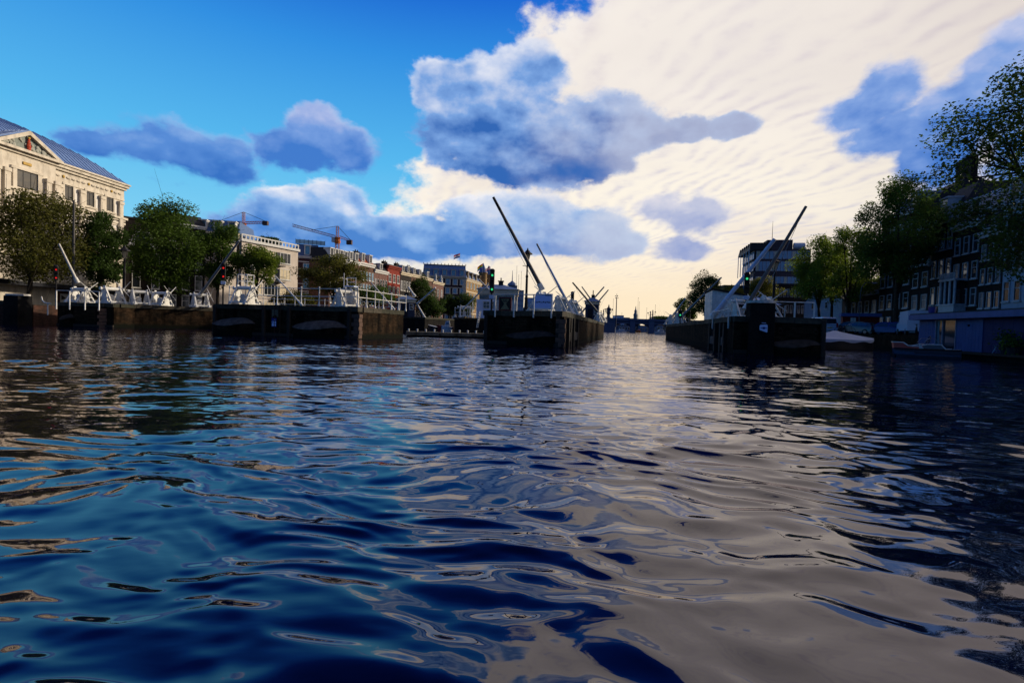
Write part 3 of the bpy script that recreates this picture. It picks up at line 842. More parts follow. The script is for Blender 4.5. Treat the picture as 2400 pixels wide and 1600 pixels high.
# --- banner on the middle winch
BANNER = mat('banner_cloth', (.40, .55, .92), (.33, .48, .86), .6, 2.)
INK = mat('banner_ink', (.03, .04, .10), (.02, .03, .07), .6)
t = thing('banner', 'pale blue and white banner with dark lettering on the middle pier winch', 'banner', at(1272, 30.0), ROT)
MB().slab([(-.54, .20), (.58, .20), (.56, 1.05), (-.46, 1.05)], -.02, .0).build('cloth', BANNER, t)
MB().slab([(-.56, .12), (.60, .12), (.58, .20), (-.54, .20)], -.03, .0).build('hem', WHITE, t)
g = MB(); rr_ = random.Random(4); x = -.42
while x < .44:
    ww = rr_.uniform(.03, .09); g.bb(x, x + ww, -.026, -.021, .50 + rr_.uniform(0, .04), .56 + rr_.uniform(0, .05)); x += ww + .03
g.bb(.1, .5, -.026, -.021, .93, .97); g.bb(.36, .50, -.026, -.021, .98, 1.0)
g.build('lettering', INK, t)

# --- board 66 on the middle pier
t = thing('notice_board', 'dark red framed board with the number 66 above an hourglass', 'sign', at(1183, 32.0, 2.02), ROT)
OLIVE = mat('board_olive', (.20, .19, .10), (.15, .14, .08), .6); DRED = mat('board_red', (.16, .03, .025), (.10, .02, .02), .5)
MB().bb(-.34, .34, -.03, .03, .10, .84).build('panel', mat('board_dark', (.012, .02, .016), None, .5), t)
g = MB(); g.bb(-.40, -.33, -.05, .05, .05, .89); g.bb(.33, .40, -.05, .05, .05, .89); g.bb(-.33, .33, -.05, .05, .05, .11); g.bb(-.33, .33, -.05, .05, .83, .89); g.build('frame', DRED, t)
MB().slab([(-.27, .78), (-.06, .46), (-.27, .14), (.27, .14), (.06, .46), (.27, .78)], -.042, -.032).build('hourglass', OLIVE, t)
fc = bpy.data.curves.new('number', 'FONT'); fc.body = '66'; fc.size = .27; fc.align_x = 'CENTER'; fc.extrude = .004
fo = bpy.data.objects.new('number_curve', fc); nm_ = bpy.data.meshes.new_from_object(fo); bpy.data.objects.remove(fo)
nm_.materials.clear(); nm_.materials.append(mat('board_ink', (.012, .014, .012), None, .6))
piece(nm_, 'number', t, (0, -.05, .58)).rotation_euler = (R(90), 0, 0)
g = MB(); g.tube((-.25, .03, -.02), (-.25, .03, .1), .03); g.tube((.25, .03, -.02), (.25, .03, .1), .03); g.build('post', WHITE, t)

# --- other signs on the piers
NAVY = mat('sign_navy', (.01, .03, .22), (.01, .025, .18), .5); SIGNW = mat('sign_white', (.55, .66, .90), (.5, .6, .86), .5); SKYB = mat('sign_sky', (.28, .50, .85), None, .5)
t = thing('info_sign', 'small blue and white sign on the dark face of the wide pier', 'sign', (*onedge(641, 28.82)[:2], .62), ROT)
MB().bb(-.17, .17, 0, .03, 0, .56).build('plate', NAVY, t); MB().bb(-.15, .15, -.006, 0, .05, .20).build('white_panel', SIGNW, t); MB().bb(-.15, .15, -.006, 0, .22, .36).build('white_panel', SIGNW, t)
MB().bb(-.11, -.04, -.012, -.006, .26, .33).build('mark', NAVY, t); MB().bb(.0, .10, -.006, 0, .44, .48).build('mark', SIGNW, t)
t = thing('notched_plate', 'grey plate with a notched foot above the small blue sign', 'plate', (*onedge(643, 28.82)[:2], 1.22), ROT)
MB().slab([(-.23, 0), (-.04, .17), (.04, .17), (.23, 0), (.23, .5), (-.23, .5)], 0, .04).build('plate', mat('plate_grey', (.10, .10, .075), (.07, .07, .05), .7), t)
t = thing('drain_pipe', 'thin pale pipe running down the dark face of the wide pier', 'pipe', (*onedge(613, 28.82)[:2], .1), ROT)
MB().tube((0, 0, 0), (0, 0, 1.6), .022, n=6).build('tube', mat('pipe_grey', (.14, .19, .26), None, .5), t)
t = thing('rule_sign', 'white shield shaped sign with blue writing on the tall black block', 'sign', (blk.location.x - .02, blk.location.y - .36, 1.25), ROT)
MB().slab([(-.19, .06), (.16, -.06), (.19, -.02), (.19, .32), (.12, .36), (-.15, .34), (-.2, .28)], 0, .03).build('plate', SIGNW, t)
g = MB(); g.bb(-.15, .15, -.008, 0, .15, .19); g.bb(-.05, .06, -.008, 0, .11, .22); g.build('mark', NAVY, t)
MB().bb(-.1, .1, 0, .03, .42, .45).build('strip', SIGNW, t)
t = thing('lifebuoy', 'orange lifebuoy lying on the right end of the right pier', 'lifebuoy', (*P(1920, 742, 32)[:2], PZ), 0)
g = MB(); n_ = 16
rings = [[((.30 + .08 * math.cos(b)) * math.cos(a), (.30 + .08 * math.cos(b)) * math.sin(a), .08 + .08 * math.sin(b)) for b in [2 * math.pi * j / 8 for j in range(8)]] for a in [2 * math.pi * i / n_ for i in range(n_ + 1)]]
g.loft(rings, closed=True, cap=False); g.build('ring', mat('orange_foam', (.85, .22, .02), (.75, .18, .02), .6), t, smooth=True)

# --- signal lights
def em(name, c, k): return mat(name, c, None, .3, emit=(c, k))
GREEN = em('lamp_green', (.04, .75, .26), .9); RED = em('lamp_red', (.85, .02, .015), .9); OFF = mat('lamp_off', (.02, .025, .02), None, .2)
def signal(label, px, D, lenses, zbase=PZ, scale=1., post=True, box=True):
    t = thing('signal_light', label, 'traffic light', at(px, D, zbase), -math.atan2(X(px, D), D) , 'ship signal lights on the lock')
    hz = P(px, lenses[0][0], D).z - zbase; lz = P(px, lenses[-1][0], D).z - zbase
    if post: MB().tube((0, .05, 0), (0, .05, lz - .1), .06, n=8).build('post', BLACK, t)
    MB().bb(-.15 * scale, .15 * scale, -.02, .16, lz - .22 * scale, hz + .26 * scale).build('housing', BLACK, t, bevel=.03)
    for py, m in lenses:
        z = P(px, py, D).z - zbase
        MB().tube((0, -.045, z), (0, -.02, z), .068 * scale, n=14).build('lens', m, t)
        g = MB(); n = 10; q = []
        for y in (-.26, -.02):
            q.append([(.135 * scale * math.cos(math.pi * k / n - .1), y, z + .135 * scale * math.sin(math.pi * k / n * 1.06 - .1)) for k in range(n + 1)])
        g.loft(q); g.build('visor', BLACK, t)
    MB().ball((0, .06, hz + .30 * scale), .17 * scale, 10, 6, (1, .8, .8)).build('cap', BLACK, t)
    if box: MB().bb(-.17, .17, -.06, .16, lz - .62, lz - .36).build('box', BLUEW, t, bevel=.02)
    return t
signal('green signal light showing two lamps left of the red framed board', 1151, 33., [(645, GREEN), (662, OFF), (678, GREEN)])
signal('red signal light with two lamps in front of the white apartment block', 522, 40., [(628, RED), (638, OFF), (648, RED)])
signal('red signal light with two lamps before the theatre', 131, 46., [(632, RED), (642, OFF), (651, RED)], box=False)
signal('green signal light in front of the thick pale blue pole', 1747, 31.5, [(653, GREEN), (666, OFF), (679, OFF)])
signal('small green signal light at the far end of the right pier', 1594, 64., [(738, GREEN)], scale=1.5, box=False)
signal('signal light turned away behind the thinner pale pole', 1340, 46., [(694, OFF), (702, OFF)], scale=1.0, box=False).rotation_euler.z += R(180)

# --- lamp posts with crowned lanterns
LAMPG = mat('lantern_glass', (.55, .50, .36), (.45, .40, .30), .3, transl=.5)
def make_lamp():
    t = thing('street_lamp', '-', 'street lamp')
    MB().lathe([(.17, 0), (.17, .35), (.12, .42), (.10, .9), (.13, .95), (.085, 1.05), (.075, 2.3), (.10, 2.36), (.055, 2.5), (.05, 3.15), (.09, 3.2), (.03, 3.3)], n=12).build('post', BLACK, t, smooth=True)
    MB().beam((-.30, 0, 3.05), (.30, 0, 3.05), .035).build('ladder_bar', BLACK, t)
    g = MB()
    for a in (45, 135, 225, 315): g.beam((.10 * math.cos(R(a)), .10 * math.sin(R(a)), 3.28), (.23 * math.cos(R(a)), .23 * math.sin(R(a)), 3.78), .025)
    g.build('lantern_frame', BLACK, t)
    g = MB(); g.loft([[(r * math.cos(R(a)), r * math.sin(R(a)), z) for a in (45, 135, 225, 315)] for r, z in ((.09, 3.30), (.21, 3.76))], closed=True); g.build('lantern_glass', LAMPG, t)
    g = MB(); g.lathe([(.34, 3.78), (.33, 3.82), (.17, 3.93), (.15, 4.0), (.07, 4.04), (.05, 4.12), (.01, 4.2)], n=8); g.build('lantern_roof', BLACK, t)
    return t
l0 = make_lamp()
for i, (px, D, z, sc, lab) in enumerate([(1232, 33., PZ - .05, 1.0, 'black lamp post with a crowned lantern beside the tallest pole'), (1811, 37., PZ, 1.12, 'black lamp post half hidden behind the tallest brown pole'),
        (291, 54., QZL, 1.6, 'crowned lantern lamp at the right corner of the theatre'), (1617, 84., PZ, 1.0, 'small lantern lamp before the far right tree')]):
    if i == 0: l0.location = at(px, D, z); l0['label'] = lab; l0['group'] = 'crowned lantern lamps'; continue
    dup(l0, at(px, D, z), .3 * i, lab, 'crowned lantern lamps', sc)
b_ = P(172, 700, 52); t = thing('mast', 'tall plain grey mast in front of the theatre', 'mast', (b_.x, b_.y, QZL), 0)
MB().tube((0, 0, 0), (0, 0, P(172, 470, 52).z - QZL), .13, .09, 10).build('shaft', mat('mast_grey', (.10, .095, .09), (.07, .065, .06), .6), t, smooth=True)
MB().lathe([(.25, 0), (.25, .5), (.18, .6)], n=10).build('base', BLACK, t)

# --- huts
HBLUE = mat('hut_blue', (.03, .04, .075), (.022, .03, .055), .6); ROOFB = mat('zinc_roof', (.13, .19, .33), (.10, .15, .27), .45, 3.)
CREAM = mat('cream_stone', (.62, .53, .38), (.50, .42, .30), .7, 2.)
def window_on(t, cx, cz, w, h, y, nx=2, nz=2, frame=FRAMEW, glass=GLASS, fw=.06, sill=False):
    g = MB(); g.bb(cx - w / 2, cx - w / 2 + fw, y - .05, y + .02, cz - h / 2, cz + h / 2); g.bb(cx + w / 2 - fw, cx + w / 2, y - .05, y + .02, cz - h / 2, cz + h / 2)
    g.bb(cx - w / 2 + fw, cx + w / 2 - fw, y - .05, y + .02, cz + h / 2 - fw, cz + h / 2); g.bb(cx - w / 2 + fw, cx + w / 2 - fw, y - .05, y + .02, cz - h / 2, cz - h / 2 + fw)
    for i in range(1, nx): g.bb(cx - w / 2 + w * i / nx - fw * .3, cx - w / 2 + w * i / nx + fw * .3, y - .045, y + .015, cz - h / 2 + fw, cz + h / 2 - fw)
    for i in range(1, nz): g.bb(cx - w / 2 + fw, cx + w / 2 - fw, y - .042, y + .012, cz - h / 2 + h * i / nz - fw * .3, cz - h / 2 + h * i / nz + fw * .3)
    f = g.build('window', frame, t)
    MB().bb(cx - w / 2 + fw * .8, cx + w / 2 - fw * .8, y - .015, y - .005, cz - h / 2 + fw * .8, cz + h / 2 - fw * .8).build('pane', glass, f)
    if sill: MB().bb(cx - w / 2 - .06, cx + w / 2 + .06, y - .14, y + .02, cz - h / 2 - .09, cz - h / 2).build('sill', frame, f)
    return f
def hip_roof(x0, x1, y0, y1, z, h, over=.3, ridge=None):
    m = MB(); x0 -= over; x1 += over; y0 -= over; y1 += over
    d = min(x1 - x0, y1 - y0) / 2 * .98
    if x1 - x0 >= y1 - y0: a, b = (x0 + d, (y0 + y1) / 2, z + h), (x1 - d, (y0 + y1) / 2, z + h)
    else: a, b = ((x0 + x1) / 2, y0 + d, z + h), ((x0 + x1) / 2, y1 - d, z + h)
    v = [(x0, y0, z), (x1, y0, z), (x1, y1, z), (x0, y1, z), a, b]
    f = [(0, 1, 5, 4), (1, 2, 5), (2, 3, 4, 5), (3, 0, 4), (3, 2, 1, 0)] if x1 - x0 >= y1 - y0 else [(0, 1, 4), (1, 2, 5, 4), (2, 3, 5), (3, 0, 4, 5), (3, 2, 1, 0)]
    return m.add(v, f)
def island(label, u0, u1, v0, v1):
    t = thing('lock_pier', label, 'lock pier', (*UV(u0, v0), 0), ROT, 'brick piers of the lock')
    MB().prism([(0, 0), (u1 - u0, 0), (u1 - u0, v1 - v0), (0, v1 - v0)], -1, PZ - .25).build('wall', PIERD, t)
    MB().prism([(-.1, -.1), (u1 - u0 + .1, -.1), (u1 - u0 + .1, v1 - v0), (-.1, v1 - v0)], PZ - .25, PZ).build('coping', COPEG, t)
    return t
island('dark lock pier under the white hut with the blue roof', -21.2, -12.6, 61, 80)
island('dark lock pier under the dark blue hut', -35.5, -27.2, 66, 84)
island('dark lock sill behind the receding railing of the wide pier', -38.0, -23.6, 44.5, 50)
# white hut
h = P(1117, 746, 66); t = thing('lock_hut', 'white lock keepers hut with a blue hipped roof and cream fascia', 'hut', (h.x, 66, PZ), -.02)
W_ = X(1213, 66) - h.x
MB().bb(.25, W_ - .15, .7, 4.4, 0, 3.15).build('wall', WHITED, t)
MB().bb(-.05, 2.25, 0, .69, 0, 2.45).build('annex', BLUEW, t)
MB().bb(.24, W_ - .14, .60, .70, 2.55, 2.95).build('window_band', mat('band_glass', (.012, .02, .04), None, .1, spec=.8), t)
MB().bb(0, W_, .4, 4.6, 3.15, 3.85).build('fascia', CREAM, t)
r_ = hip_roof(0, W_, .4, 4.6, 3.852, .75, .18).build('roof', ROOFB, t)
g = MB(); g.bb(2.6, 3.2, 2.2, 2.8, 4.3, 5.0); g.bb(2.5, 3.3, 2.1, 2.9, 5.0, 5.1); g.tube((2.9, 2.5, 5.1), (2.9, 2.5, 5.5), .08); g.build('chimney', BLACK, r_)
window_on(t, 1.2, 1.75, .85, .95, -.0, 2, 2); window_on(t, 2.0, 1.75, .42, .95, -.0, 1, 2)
g = MB(); g.bb(1.9, 2.2, -.3, -.02, .1, 1.0); g.build('step_box', WHITE, t)
t = thing('gangway_ladder', 'narrow white ladder leaning down beside the white hut', 'ladder', P(1116, 771, 62), 0)
c0 = P(1116, 771, 62); g = MB(); g.beam(P(1117, 768, 62) - c0, P(1123, 728, 62) - c0, .09); g.build('stringer', WHITE, t)
g = MB(); g.beam(P(1120, 768, 62.4) - c0, P(1127, 728, 62.4) - c0, .09); g.build('stringer', WHITE, t)
for j in range(7):
    a = P(1117 + j * .9, 766 - j * 5.6, 62) - c0; b = P(1120 + j * 1., 766 - j * 5.6, 62.4) - c0; MB().tube(a, b, .03, n=5).build('rung', WHITE, t)
# small fence at its left
pts = [P(p, 747, 62) for p in (1066, 1076, 1086, 1096, 1106, 1116)]
ball_rail('white railing left of the white hut', [(p.x, p.y, PZ) for p in pts], 1.2)
# dark blue hut
def small_hut(px0, px1, D, eave_py, label, wallm, rot=0.):
    x0, x1 = X(px0, D), X(px1, D); zt = P((px0 + px1) / 2, eave_py, D).z - PZ
    t = thing('lock_hut', label, 'hut', (x0, D, PZ), rot); W = x1 - x0
    MB().bb(0, W, 0, W * .95, 0, zt - .4).build('wall', wallm, t)
    MB().bb(-.1, W + .1, -.1, W * .95 + .1, zt - .4, zt).build('fascia', CREAM, t)
    MB().bb(-.24, W + .24, -.24, W * .95 + .24, zt, zt + .09).build('gutter', WHITED, t)
    r = hip_roof(0, W, 0, W * .95, zt + .092, .62, .2).build('roof', ROOFB, t)
    g = MB(); g.bb(W * .4, W * .65, W * .4, W * .65, zt + .4, zt + 1.05); g.tube((W * .52, W * .5, zt + 1.05), (W * .52, W * .5, zt + 1.7), .07); g.build('chimney', BLACK, r)
    MB().bb(W * .2, W * .55, -.03, 0, .1, 1.95).build('door', mat('hut_door', (.012, .014, .02), None, .5), t)
    window_on(t, W * .78, 1.5, W * .26, .9, 0, 1, 2)
    return t
small_hut(934, 972, 74, 702, 'dark blue lock hut with a blue roof behind the receding railing', HBLUE, .35)
small_hut(1371, 1402, 74, 707, 'far dark lock hut with a blue roof on the middle pier', HBLUE, ROT)
# white weatherboard shed on the right pier
h = P(1646, 748, 46); t = thing('shed', 'white weatherboarded shed with a sloping dark roof on the right pier', 'shed', (*UV(6.7, 44.5), PZ), ROT)
MB().slab([(0, 0), (3.0, 0), (3.0, 2.0), (0, 2.55)], .06, 4.).build('wall', WHITED, t)
for k in range(14):
    z0 = .04 + k * .175; zc = 2.55 - .0
    x1 = 3.04 if z0 + .165 < 2.0 else max(.2, min(3.04, (2.55 - z0 - .165) / .55 * 3.0))
    MB().bb(-.04, x1, .0, .055, z0, z0 + .165).build('board', WHITE, t)
    MB().bb(-.06, -.005, .06, 4., z0, z0 + .165).build('board', WHITE, t)
MB().slab([(-.15, 2.60), (3.2, 1.98), (3.2, 2.07), (-.15, 2.70)], -.12, 4.2).build('roof', mat('felt_roof', (.02, .022, .025), None, .8), t)
# glazed pavilion behind the signal light
t = thing('glazed_canopy', 'pale canopy roof with dark ribs behind the right signal light', 'canopy', (*UV(7.8, 41.5), PZ), ROT)
a = Vector((1.7, 1.5, 2.0)); cs4 = [Vector((0, 0, 1.25)), Vector((3.5, 0, 1.25)), Vector((3.5, 3, 1.25)), Vector((0, 3, 1.25))]
g = MB(); g.add([*cs4, a], [(0, 1, 4), (1, 2, 4), (2, 3, 4), (3, 0, 4)]); g.build('roof_panel', BLUEW, t)
for c in cs4:
    MB().beam(c + Vector((0, 0, .03)), a + Vector((0, 0, .04)), .07).build('rib', BLACK, t)
    MB().tube((c.x, c.y, 0), c, .05, n=6).build('post', WHITED, t)
for i in range(4):
    MB().beam(cs4[i], cs4[(i + 1) % 4], .09).build('edge_beam', BLACK, t)
    MB().beam(cs4[i].lerp(cs4[(i + 1) % 4], .5) + Vector((0, 0, .03)), a + Vector((0, 0, .05)), .05).build('rib', BLACK, t)

# --- pontoon across the left chamber
p0, p1 = P(952, 781, 43.5), P(1142, 777, 45.0)
t = thing('pontoon', 'low weathered concrete pontoon floating between two piers', 'pontoon', (p0.x, p0.y, 0), math.atan2(p1.y - p0.y, p1.x - p0.x)); W = math.hypot(p1.x - p0.x, p1.y - p0.y)
PONT = mat('pontoon_concrete', (.22, .19, .13), (.11, .09, .06), .85, 2., .4, 9, stain=.5)
MB().bb(0, W * .40, 0, 1.6, .10, .42).build('deck_section', PONT, t, bevel=.03); MB().bb(W * .41, W, 0, 1.6, .10, .40).build('deck_section', PONT, t, bevel=.03)
MB().bb(.1, W - .1, .1, 1.5, -.5, .098).build('float', PIERD, t)
bol = MB().lathe([(.07, 0), (.06, .14), (.09, .16), (.08, .22), (.03, .24)], n=8).mesh('bollard', WHITE, True)
for k in range(10): piece(bol, 'bollard', t, (W * (.03 + .104 * k), .25, .41))
# fender ropes / small boats moored behind it

# ------------------------------------------------------------------ buildings
WCACHE = {}; WR = random.Random(3)
CURT = mat('pane_curtain', (.16, .16, .17), (.06, .06, .07), .35, 3., spec=.5, stretch=(6, 6, .6)); DIM = mat('pane_dim', (.035, .03, .025), (.012, .012, .014), .12, 2., spec=.7)
def win_meshes(w, h, nx, nz, frame, glass, sill, deep, arch=False):
    key = (round(w, 2), round(h, 2), nx, nz, frame.name, glass.name, sill, deep)
    if key in WCACHE: return WCACHE[key]
    fw = min(.09, w * .09); g = MB()
    g.bb(-w / 2, -w / 2 + fw, -deep, .02, 0, h); g.bb(w / 2 - fw, w / 2, -deep, .02, 0, h)
    g.bb(-w / 2 + fw, w / 2 - fw, -deep, .02, h - fw, h); g.bb(-w / 2 + fw, w / 2 - fw, -deep, .02, 0, fw)
    for i in range(1, nx): g.bb(-w / 2 + w * i / nx - fw * .35, -w / 2 + w * i / nx + fw * .35, -deep * .8, .0, fw, h - fw)
    for i in range(1, nz):
        zc = h * (i / nz if nz > 2 else .62); g.bb(-w / 2 + fw, w / 2 - fw, -deep * .75, -.002, zc - fw * .35, zc + fw * .35)
    a = g.mesh('window', frame)
    b = MB().bb(-w / 2 + fw * .7, w / 2 - fw * .7, -deep * .35, -deep * .2, fw * .7, h - fw * .7).mesh('pane', glass)
    c = MB().bb(-w / 2 - .08, w / 2 + .08, -deep - .08, .02, -.13, -.005).mesh('sill', frame) if sill else None
    WCACHE[key] = (a, b, c)
    return WCACHE[key]
def window(t, x, z, w, h, nx=1, nz=2, frame=FRAMEW, glass=GLASS, sill=True, deep=.09, y=0., rz=0.):
    a, b, c = win_meshes(w, h, nx, nz, frame, glass, sill, deep)
    o = piece(a, 'window', t, (x, y, z), rz)
    piece(b, 'pane', o)
    if c: piece(c, 'sill', o)
    return o
def base(name, label, cat, p0, p1, z=1.7, group=None):
    p0, p1 = Vector(p0[:2]), Vector(p1[:2]); d = p1 - p0
    t = thing(name, label, cat, (p0.x, p0.y, z), math.atan2(d.y, d.x), group)
    return t, d.length
def grid(t, W, rows, n, w, nx=1, nz=2, frame=FRAMEW, glass=GLASS, x0=0., sill=True, skip=(), deep=.09):
    for r, (z, h) in enumerate(rows):
        for i in range(n):
            if (r, i) in skip: continue
            gl_ = glass if WR.random() < .6 else WR.choice((CURT, DIM, glass))
            window(t, x0 + W * (i + .5) / n, z, w, h, nx, nz, frame, gl_, sill, deep)
def cornice(t, W, z, hgt=.5, out=.35, m=FRAMEW, depth=.3, name='cornice', side=None):
    g = MB(); g.bb(-.02, W + .02, -out * .5, depth, z, z + hgt * .55); g.bb(-.06, W + .06, -out, depth, z + hgt * .55, z + hgt)
    return g.build(name, m, t)
def mansard(t, W, D, z, h, back, m, dorm=0, dw=1.1, dh=1.5, dm=FRAMEW, glass=GLASS, x0=0., name='roof'):
    r = MB().add([(x0, .05, z), (W, .05, z), (W, D, z), (x0, D, z), (x0 + .3, back, z + h), (W - .3, back, z + h), (W - .3, D - .3, z + h), (x0 + .3, D - .3, z + h)],
                 [(3, 2, 1, 0), (4, 5, 6, 7), (0, 1, 5, 4), (1, 2, 6, 5), (2, 3, 7, 6), (3, 0, 4, 7)]).build(name, m, t)
    for i in range(dorm):
        x = x0 + (W - x0) * (i + .5) / dorm
        g = MB(); g.bb(x - dw / 2, x - dw / 2 + .14, -.05, back, z + .25, z + .25 + dh); g.bb(x + dw / 2 - .14, x + dw / 2, -.05, back, z + .25, z + .25 + dh)
        g.bb(x - dw / 2 - .12, x + dw / 2 + .12, -.16, back, z + .25 + dh, z + .42 + dh); g.bb(x - dw / 2 + .14, x + dw / 2 - .14, .02, back, z + .25, z + .25 + dh - .001)
        f = g.build('dormer', dm, t)
        MB().bb(x - dw / 2 + .2, x + dw / 2 - .2, -.0, .015, z + .36, z + .16 + dh).build('pane', glass, f)
    return r
def chimney(r, x, y, z, w=.9, h=1.2, m=None):
    g = MB(); g.bb(x - w / 2, x + w / 2, y - .35, y + .35, z, z + h); g.bb(x - w / 2 - .06, x + w / 2 + .06, y - .41, y + .41, z + h, z + h + .12)
    for k in (-.25, .25): g.tube((x + k * w, y, z + h + .12), (x + k * w, y, z + h + .5), .12, n=6)
    return g.build('chimney', m or MATS['brick_dark'], r)
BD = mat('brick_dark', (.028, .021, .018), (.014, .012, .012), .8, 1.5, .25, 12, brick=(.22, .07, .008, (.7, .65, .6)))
BB = mat('brick_brown', (.16, .085, .06), (.10, .055, .04), .8, 1.5, .25, 12, brick=(.22, .07, .008, (.9, .85, .8)))
BR = mat('brick_red', (.33, .045, .025), (.22, .03, .02), .8, 1.5, .25, 12, brick=(.22, .07, .008, (.9, .8, .75)))
BP = mat('brick_plum', (.075, .035, .045), (.045, .025, .035), .8, 1.5, .25, 12, brick=(.22, .07, .008, (.8, .75, .7)))
BPK = mat('brick_rose', (.24, .13, .11), (.17, .09, .075), .8, 1.5, .25, 12, brick=(.22, .07, .008, (.9, .85, .8)))
YST = mat('yellow_stone', (.42, .27, .12), (.33, .20, .085), .8, 2., .25, 12, brick=(.5, .22, .01, (.75, .7, .65)))
CARRE = mat('cream_stucco', (.68, .61, .50), (.56, .49, .39), .8, 1.4, .25, 12, stain=.32)
STUC = mat('pale_stucco', (.60, .52, .44), (.50, .43, .36), .75, 1.2, stain=.10)
SLATE = mat('blue_slate', (.085, .14, .28), (.055, .10, .21), .6, 3., .3, 10)
SLATED = mat('dark_slate', (.02, .022, .028), (.03, .03, .034), .7, 3., .3, 10)
ZINC = mat('blue_zinc', (.15, .24, .46), (.12, .20, .40), .5, 1.5); SEAM = mat('zinc_seam', (.26, .36, .58), None, .45)
TILE = mat('red_tile', (.28, .06, .03), (.18, .04, .025), .7, 6., .4, 12)
BLIND = mat('window_blind', (.62, .52, .34), (.5, .42, .28), .5, 2.)
DARKF = mat('dark_frame', (.03, .03, .032), None, .5)
WTRIM = mat('trim_white', (.44, .45, .48), (.32, .33, .36), .5, 4.)
BWHITE = mat('white_house', (.30, .34, .43), (.24, .28, .36), .7, 1.)

# --- the theatre
cx, cy = -54.75, 71.8; dirx = Vector((.0837, .9965))
W = 30.; p1 = Vector((cx, cy)); p0 = p1 - dirx * W
t, _ = base('theatre', 'grand cream theatre with a pediment and a curved blue metal roof', 'theatre', p0, p1)
ZB = 1.7; H = 19.2 - ZB
Dp = 26.
MB().bb(0, W, 0, Dp, 0, H - .9).build('wall', CARRE, t)
g = MB(); g.bb(-.02, W + .12, -.12, Dp, H - 2.3, H - 2.05); g.bb(-.02, W + .10, -.08, Dp, H - 2.05, H - .85); g.bb(0, W + .22, -.36, Dp + .3, H - .85, H - .55); g.bb(0, W + .38, -.60, Dp + .5, H - .55, H - .20); g.bb(0, W + .5, -.78, Dp + .6, H - .20, H)
g.build('cornice', CARRE, t)
for zz_, o_ in ((12.6, .42), (11.9, .22), (7.4, .35)):
    g = MB(); g.bb(0, W + o_, -o_, Dp, zz_, zz_ + .28); g.bb(0, W + o_ * .5, -o_ * .5, Dp, zz_ - .25, zz_); g.build('string_course', CARRE, t)
# scroll ornaments of the frieze
fm = MB().ball((0, 0, 0), .20, 8, 4, (1.6, .35, .8)).mesh('ornament', CARRE, True); gm_ = MB().ball((0, 0, 0), .16, 8, 4, (1, .4, 1.2)).mesh('gilt_ornament', mat('gilt', (.50, .31, .06), None, .5), True)
k = 0; x = W - .6
while x > 6:
    piece(gm_ if k % 5 == 2 else fm, 'gilt_ornament' if k % 5 == 2 else 'ornament', t, (x, -.16, H - 1.45)); k += 1; x -= .68
# pilasters and windows of the upper storey (distance measured back from the right corner)
pil = MB(); pil.bb(-.30, .30, -.34, .02, 0, 3.7); pil.bb(-.38, .38, -.42, .02, 3.7, 4.1); pil.bb(-.38, .38, -.42, .02, -.45, 0); pil.bb(-.17, .17, -.37, -.34, .35, 3.3); pm_ = pil.mesh('pilaster', CARRE)
pil2 = MB(); pil2.bb(-.32, .32, -.18, .02, 0, 3.9); pil2.bb(-.4, .4, -.25, .02, 3.9, 4.25); pm2 = pil2.mesh('pilaster', CARRE)
surround = MB(); surround.bb(-.75, -.55, -.14, .02, -.2, 1.75); surround.bb(.55, .75, -.14, .02, -.2, 1.75); surround.bb(-.85, .85, -.18, .02, 1.75, 2.0); surround.bb(-.95, .95, -.26, .02, -.35, -.16); surround.bb(-.7, .7, -.10, .02, -.95, -.36)
sm_ = surround.mesh('window_surround', CARRE)
PALE = mat('pale_panel', (.74, .70, .64), (.64, .60, .54), .75, 2.)
wp_ = MB().bb(-.20, .20, -.035, .0, 0, 4.4).mesh('wall_panel', PALE); up_ = MB().bb(-.78, .78, -.03, .0, 0, .95).mesh('under_panel', PALE)
GWIN = mat('theatre_glass', (.10, .085, .06), (.05, .05, .05), .12, 1.5, spec=.7)
zs = 13.6 - .2
for b in range(8):
    xb = W - 2.2 - b * 2.92
    if 11.2 < W - xb < 16.2: continue
    window(t, xb, zs - .0, 1.1, 1.65, 2, 1, DARKF, GWIN, False, .06)
    piece(sm_, 'window_surround', t, (xb, 0, zs))
    for s in (-1, 1): piece(wp_, 'wall_panel', t, (xb + s * 1.0, 0, H - 6.9))
    piece(up_, 'under_panel', t, (xb, 0, H - 6.9))
    for dz, hh in ((8.6, 2.6), (3.9, 2.8)):
        window(t, xb, dz, 1.3, hh, 2, 2, FRAMEW, GLASS, True, .08); piece(sm_, 'window_surround', t, (xb, 0, dz + .4), 0, (1.15, 1, 1.15))
for b in range(9):
    xb = W - .55 - b * 2.92
    if 11. < W - xb < 16.: continue
    piece(pm_, 'pilaster', t, (xb, 0, H - 6.6)); piece(pm2, 'pilaster', t, (xb, 0, 7.75), 0, (1, 1, .96)); piece(pm2, 'pilaster', t, (xb, 0, 2.9), 0, (1, 1, 1.02))
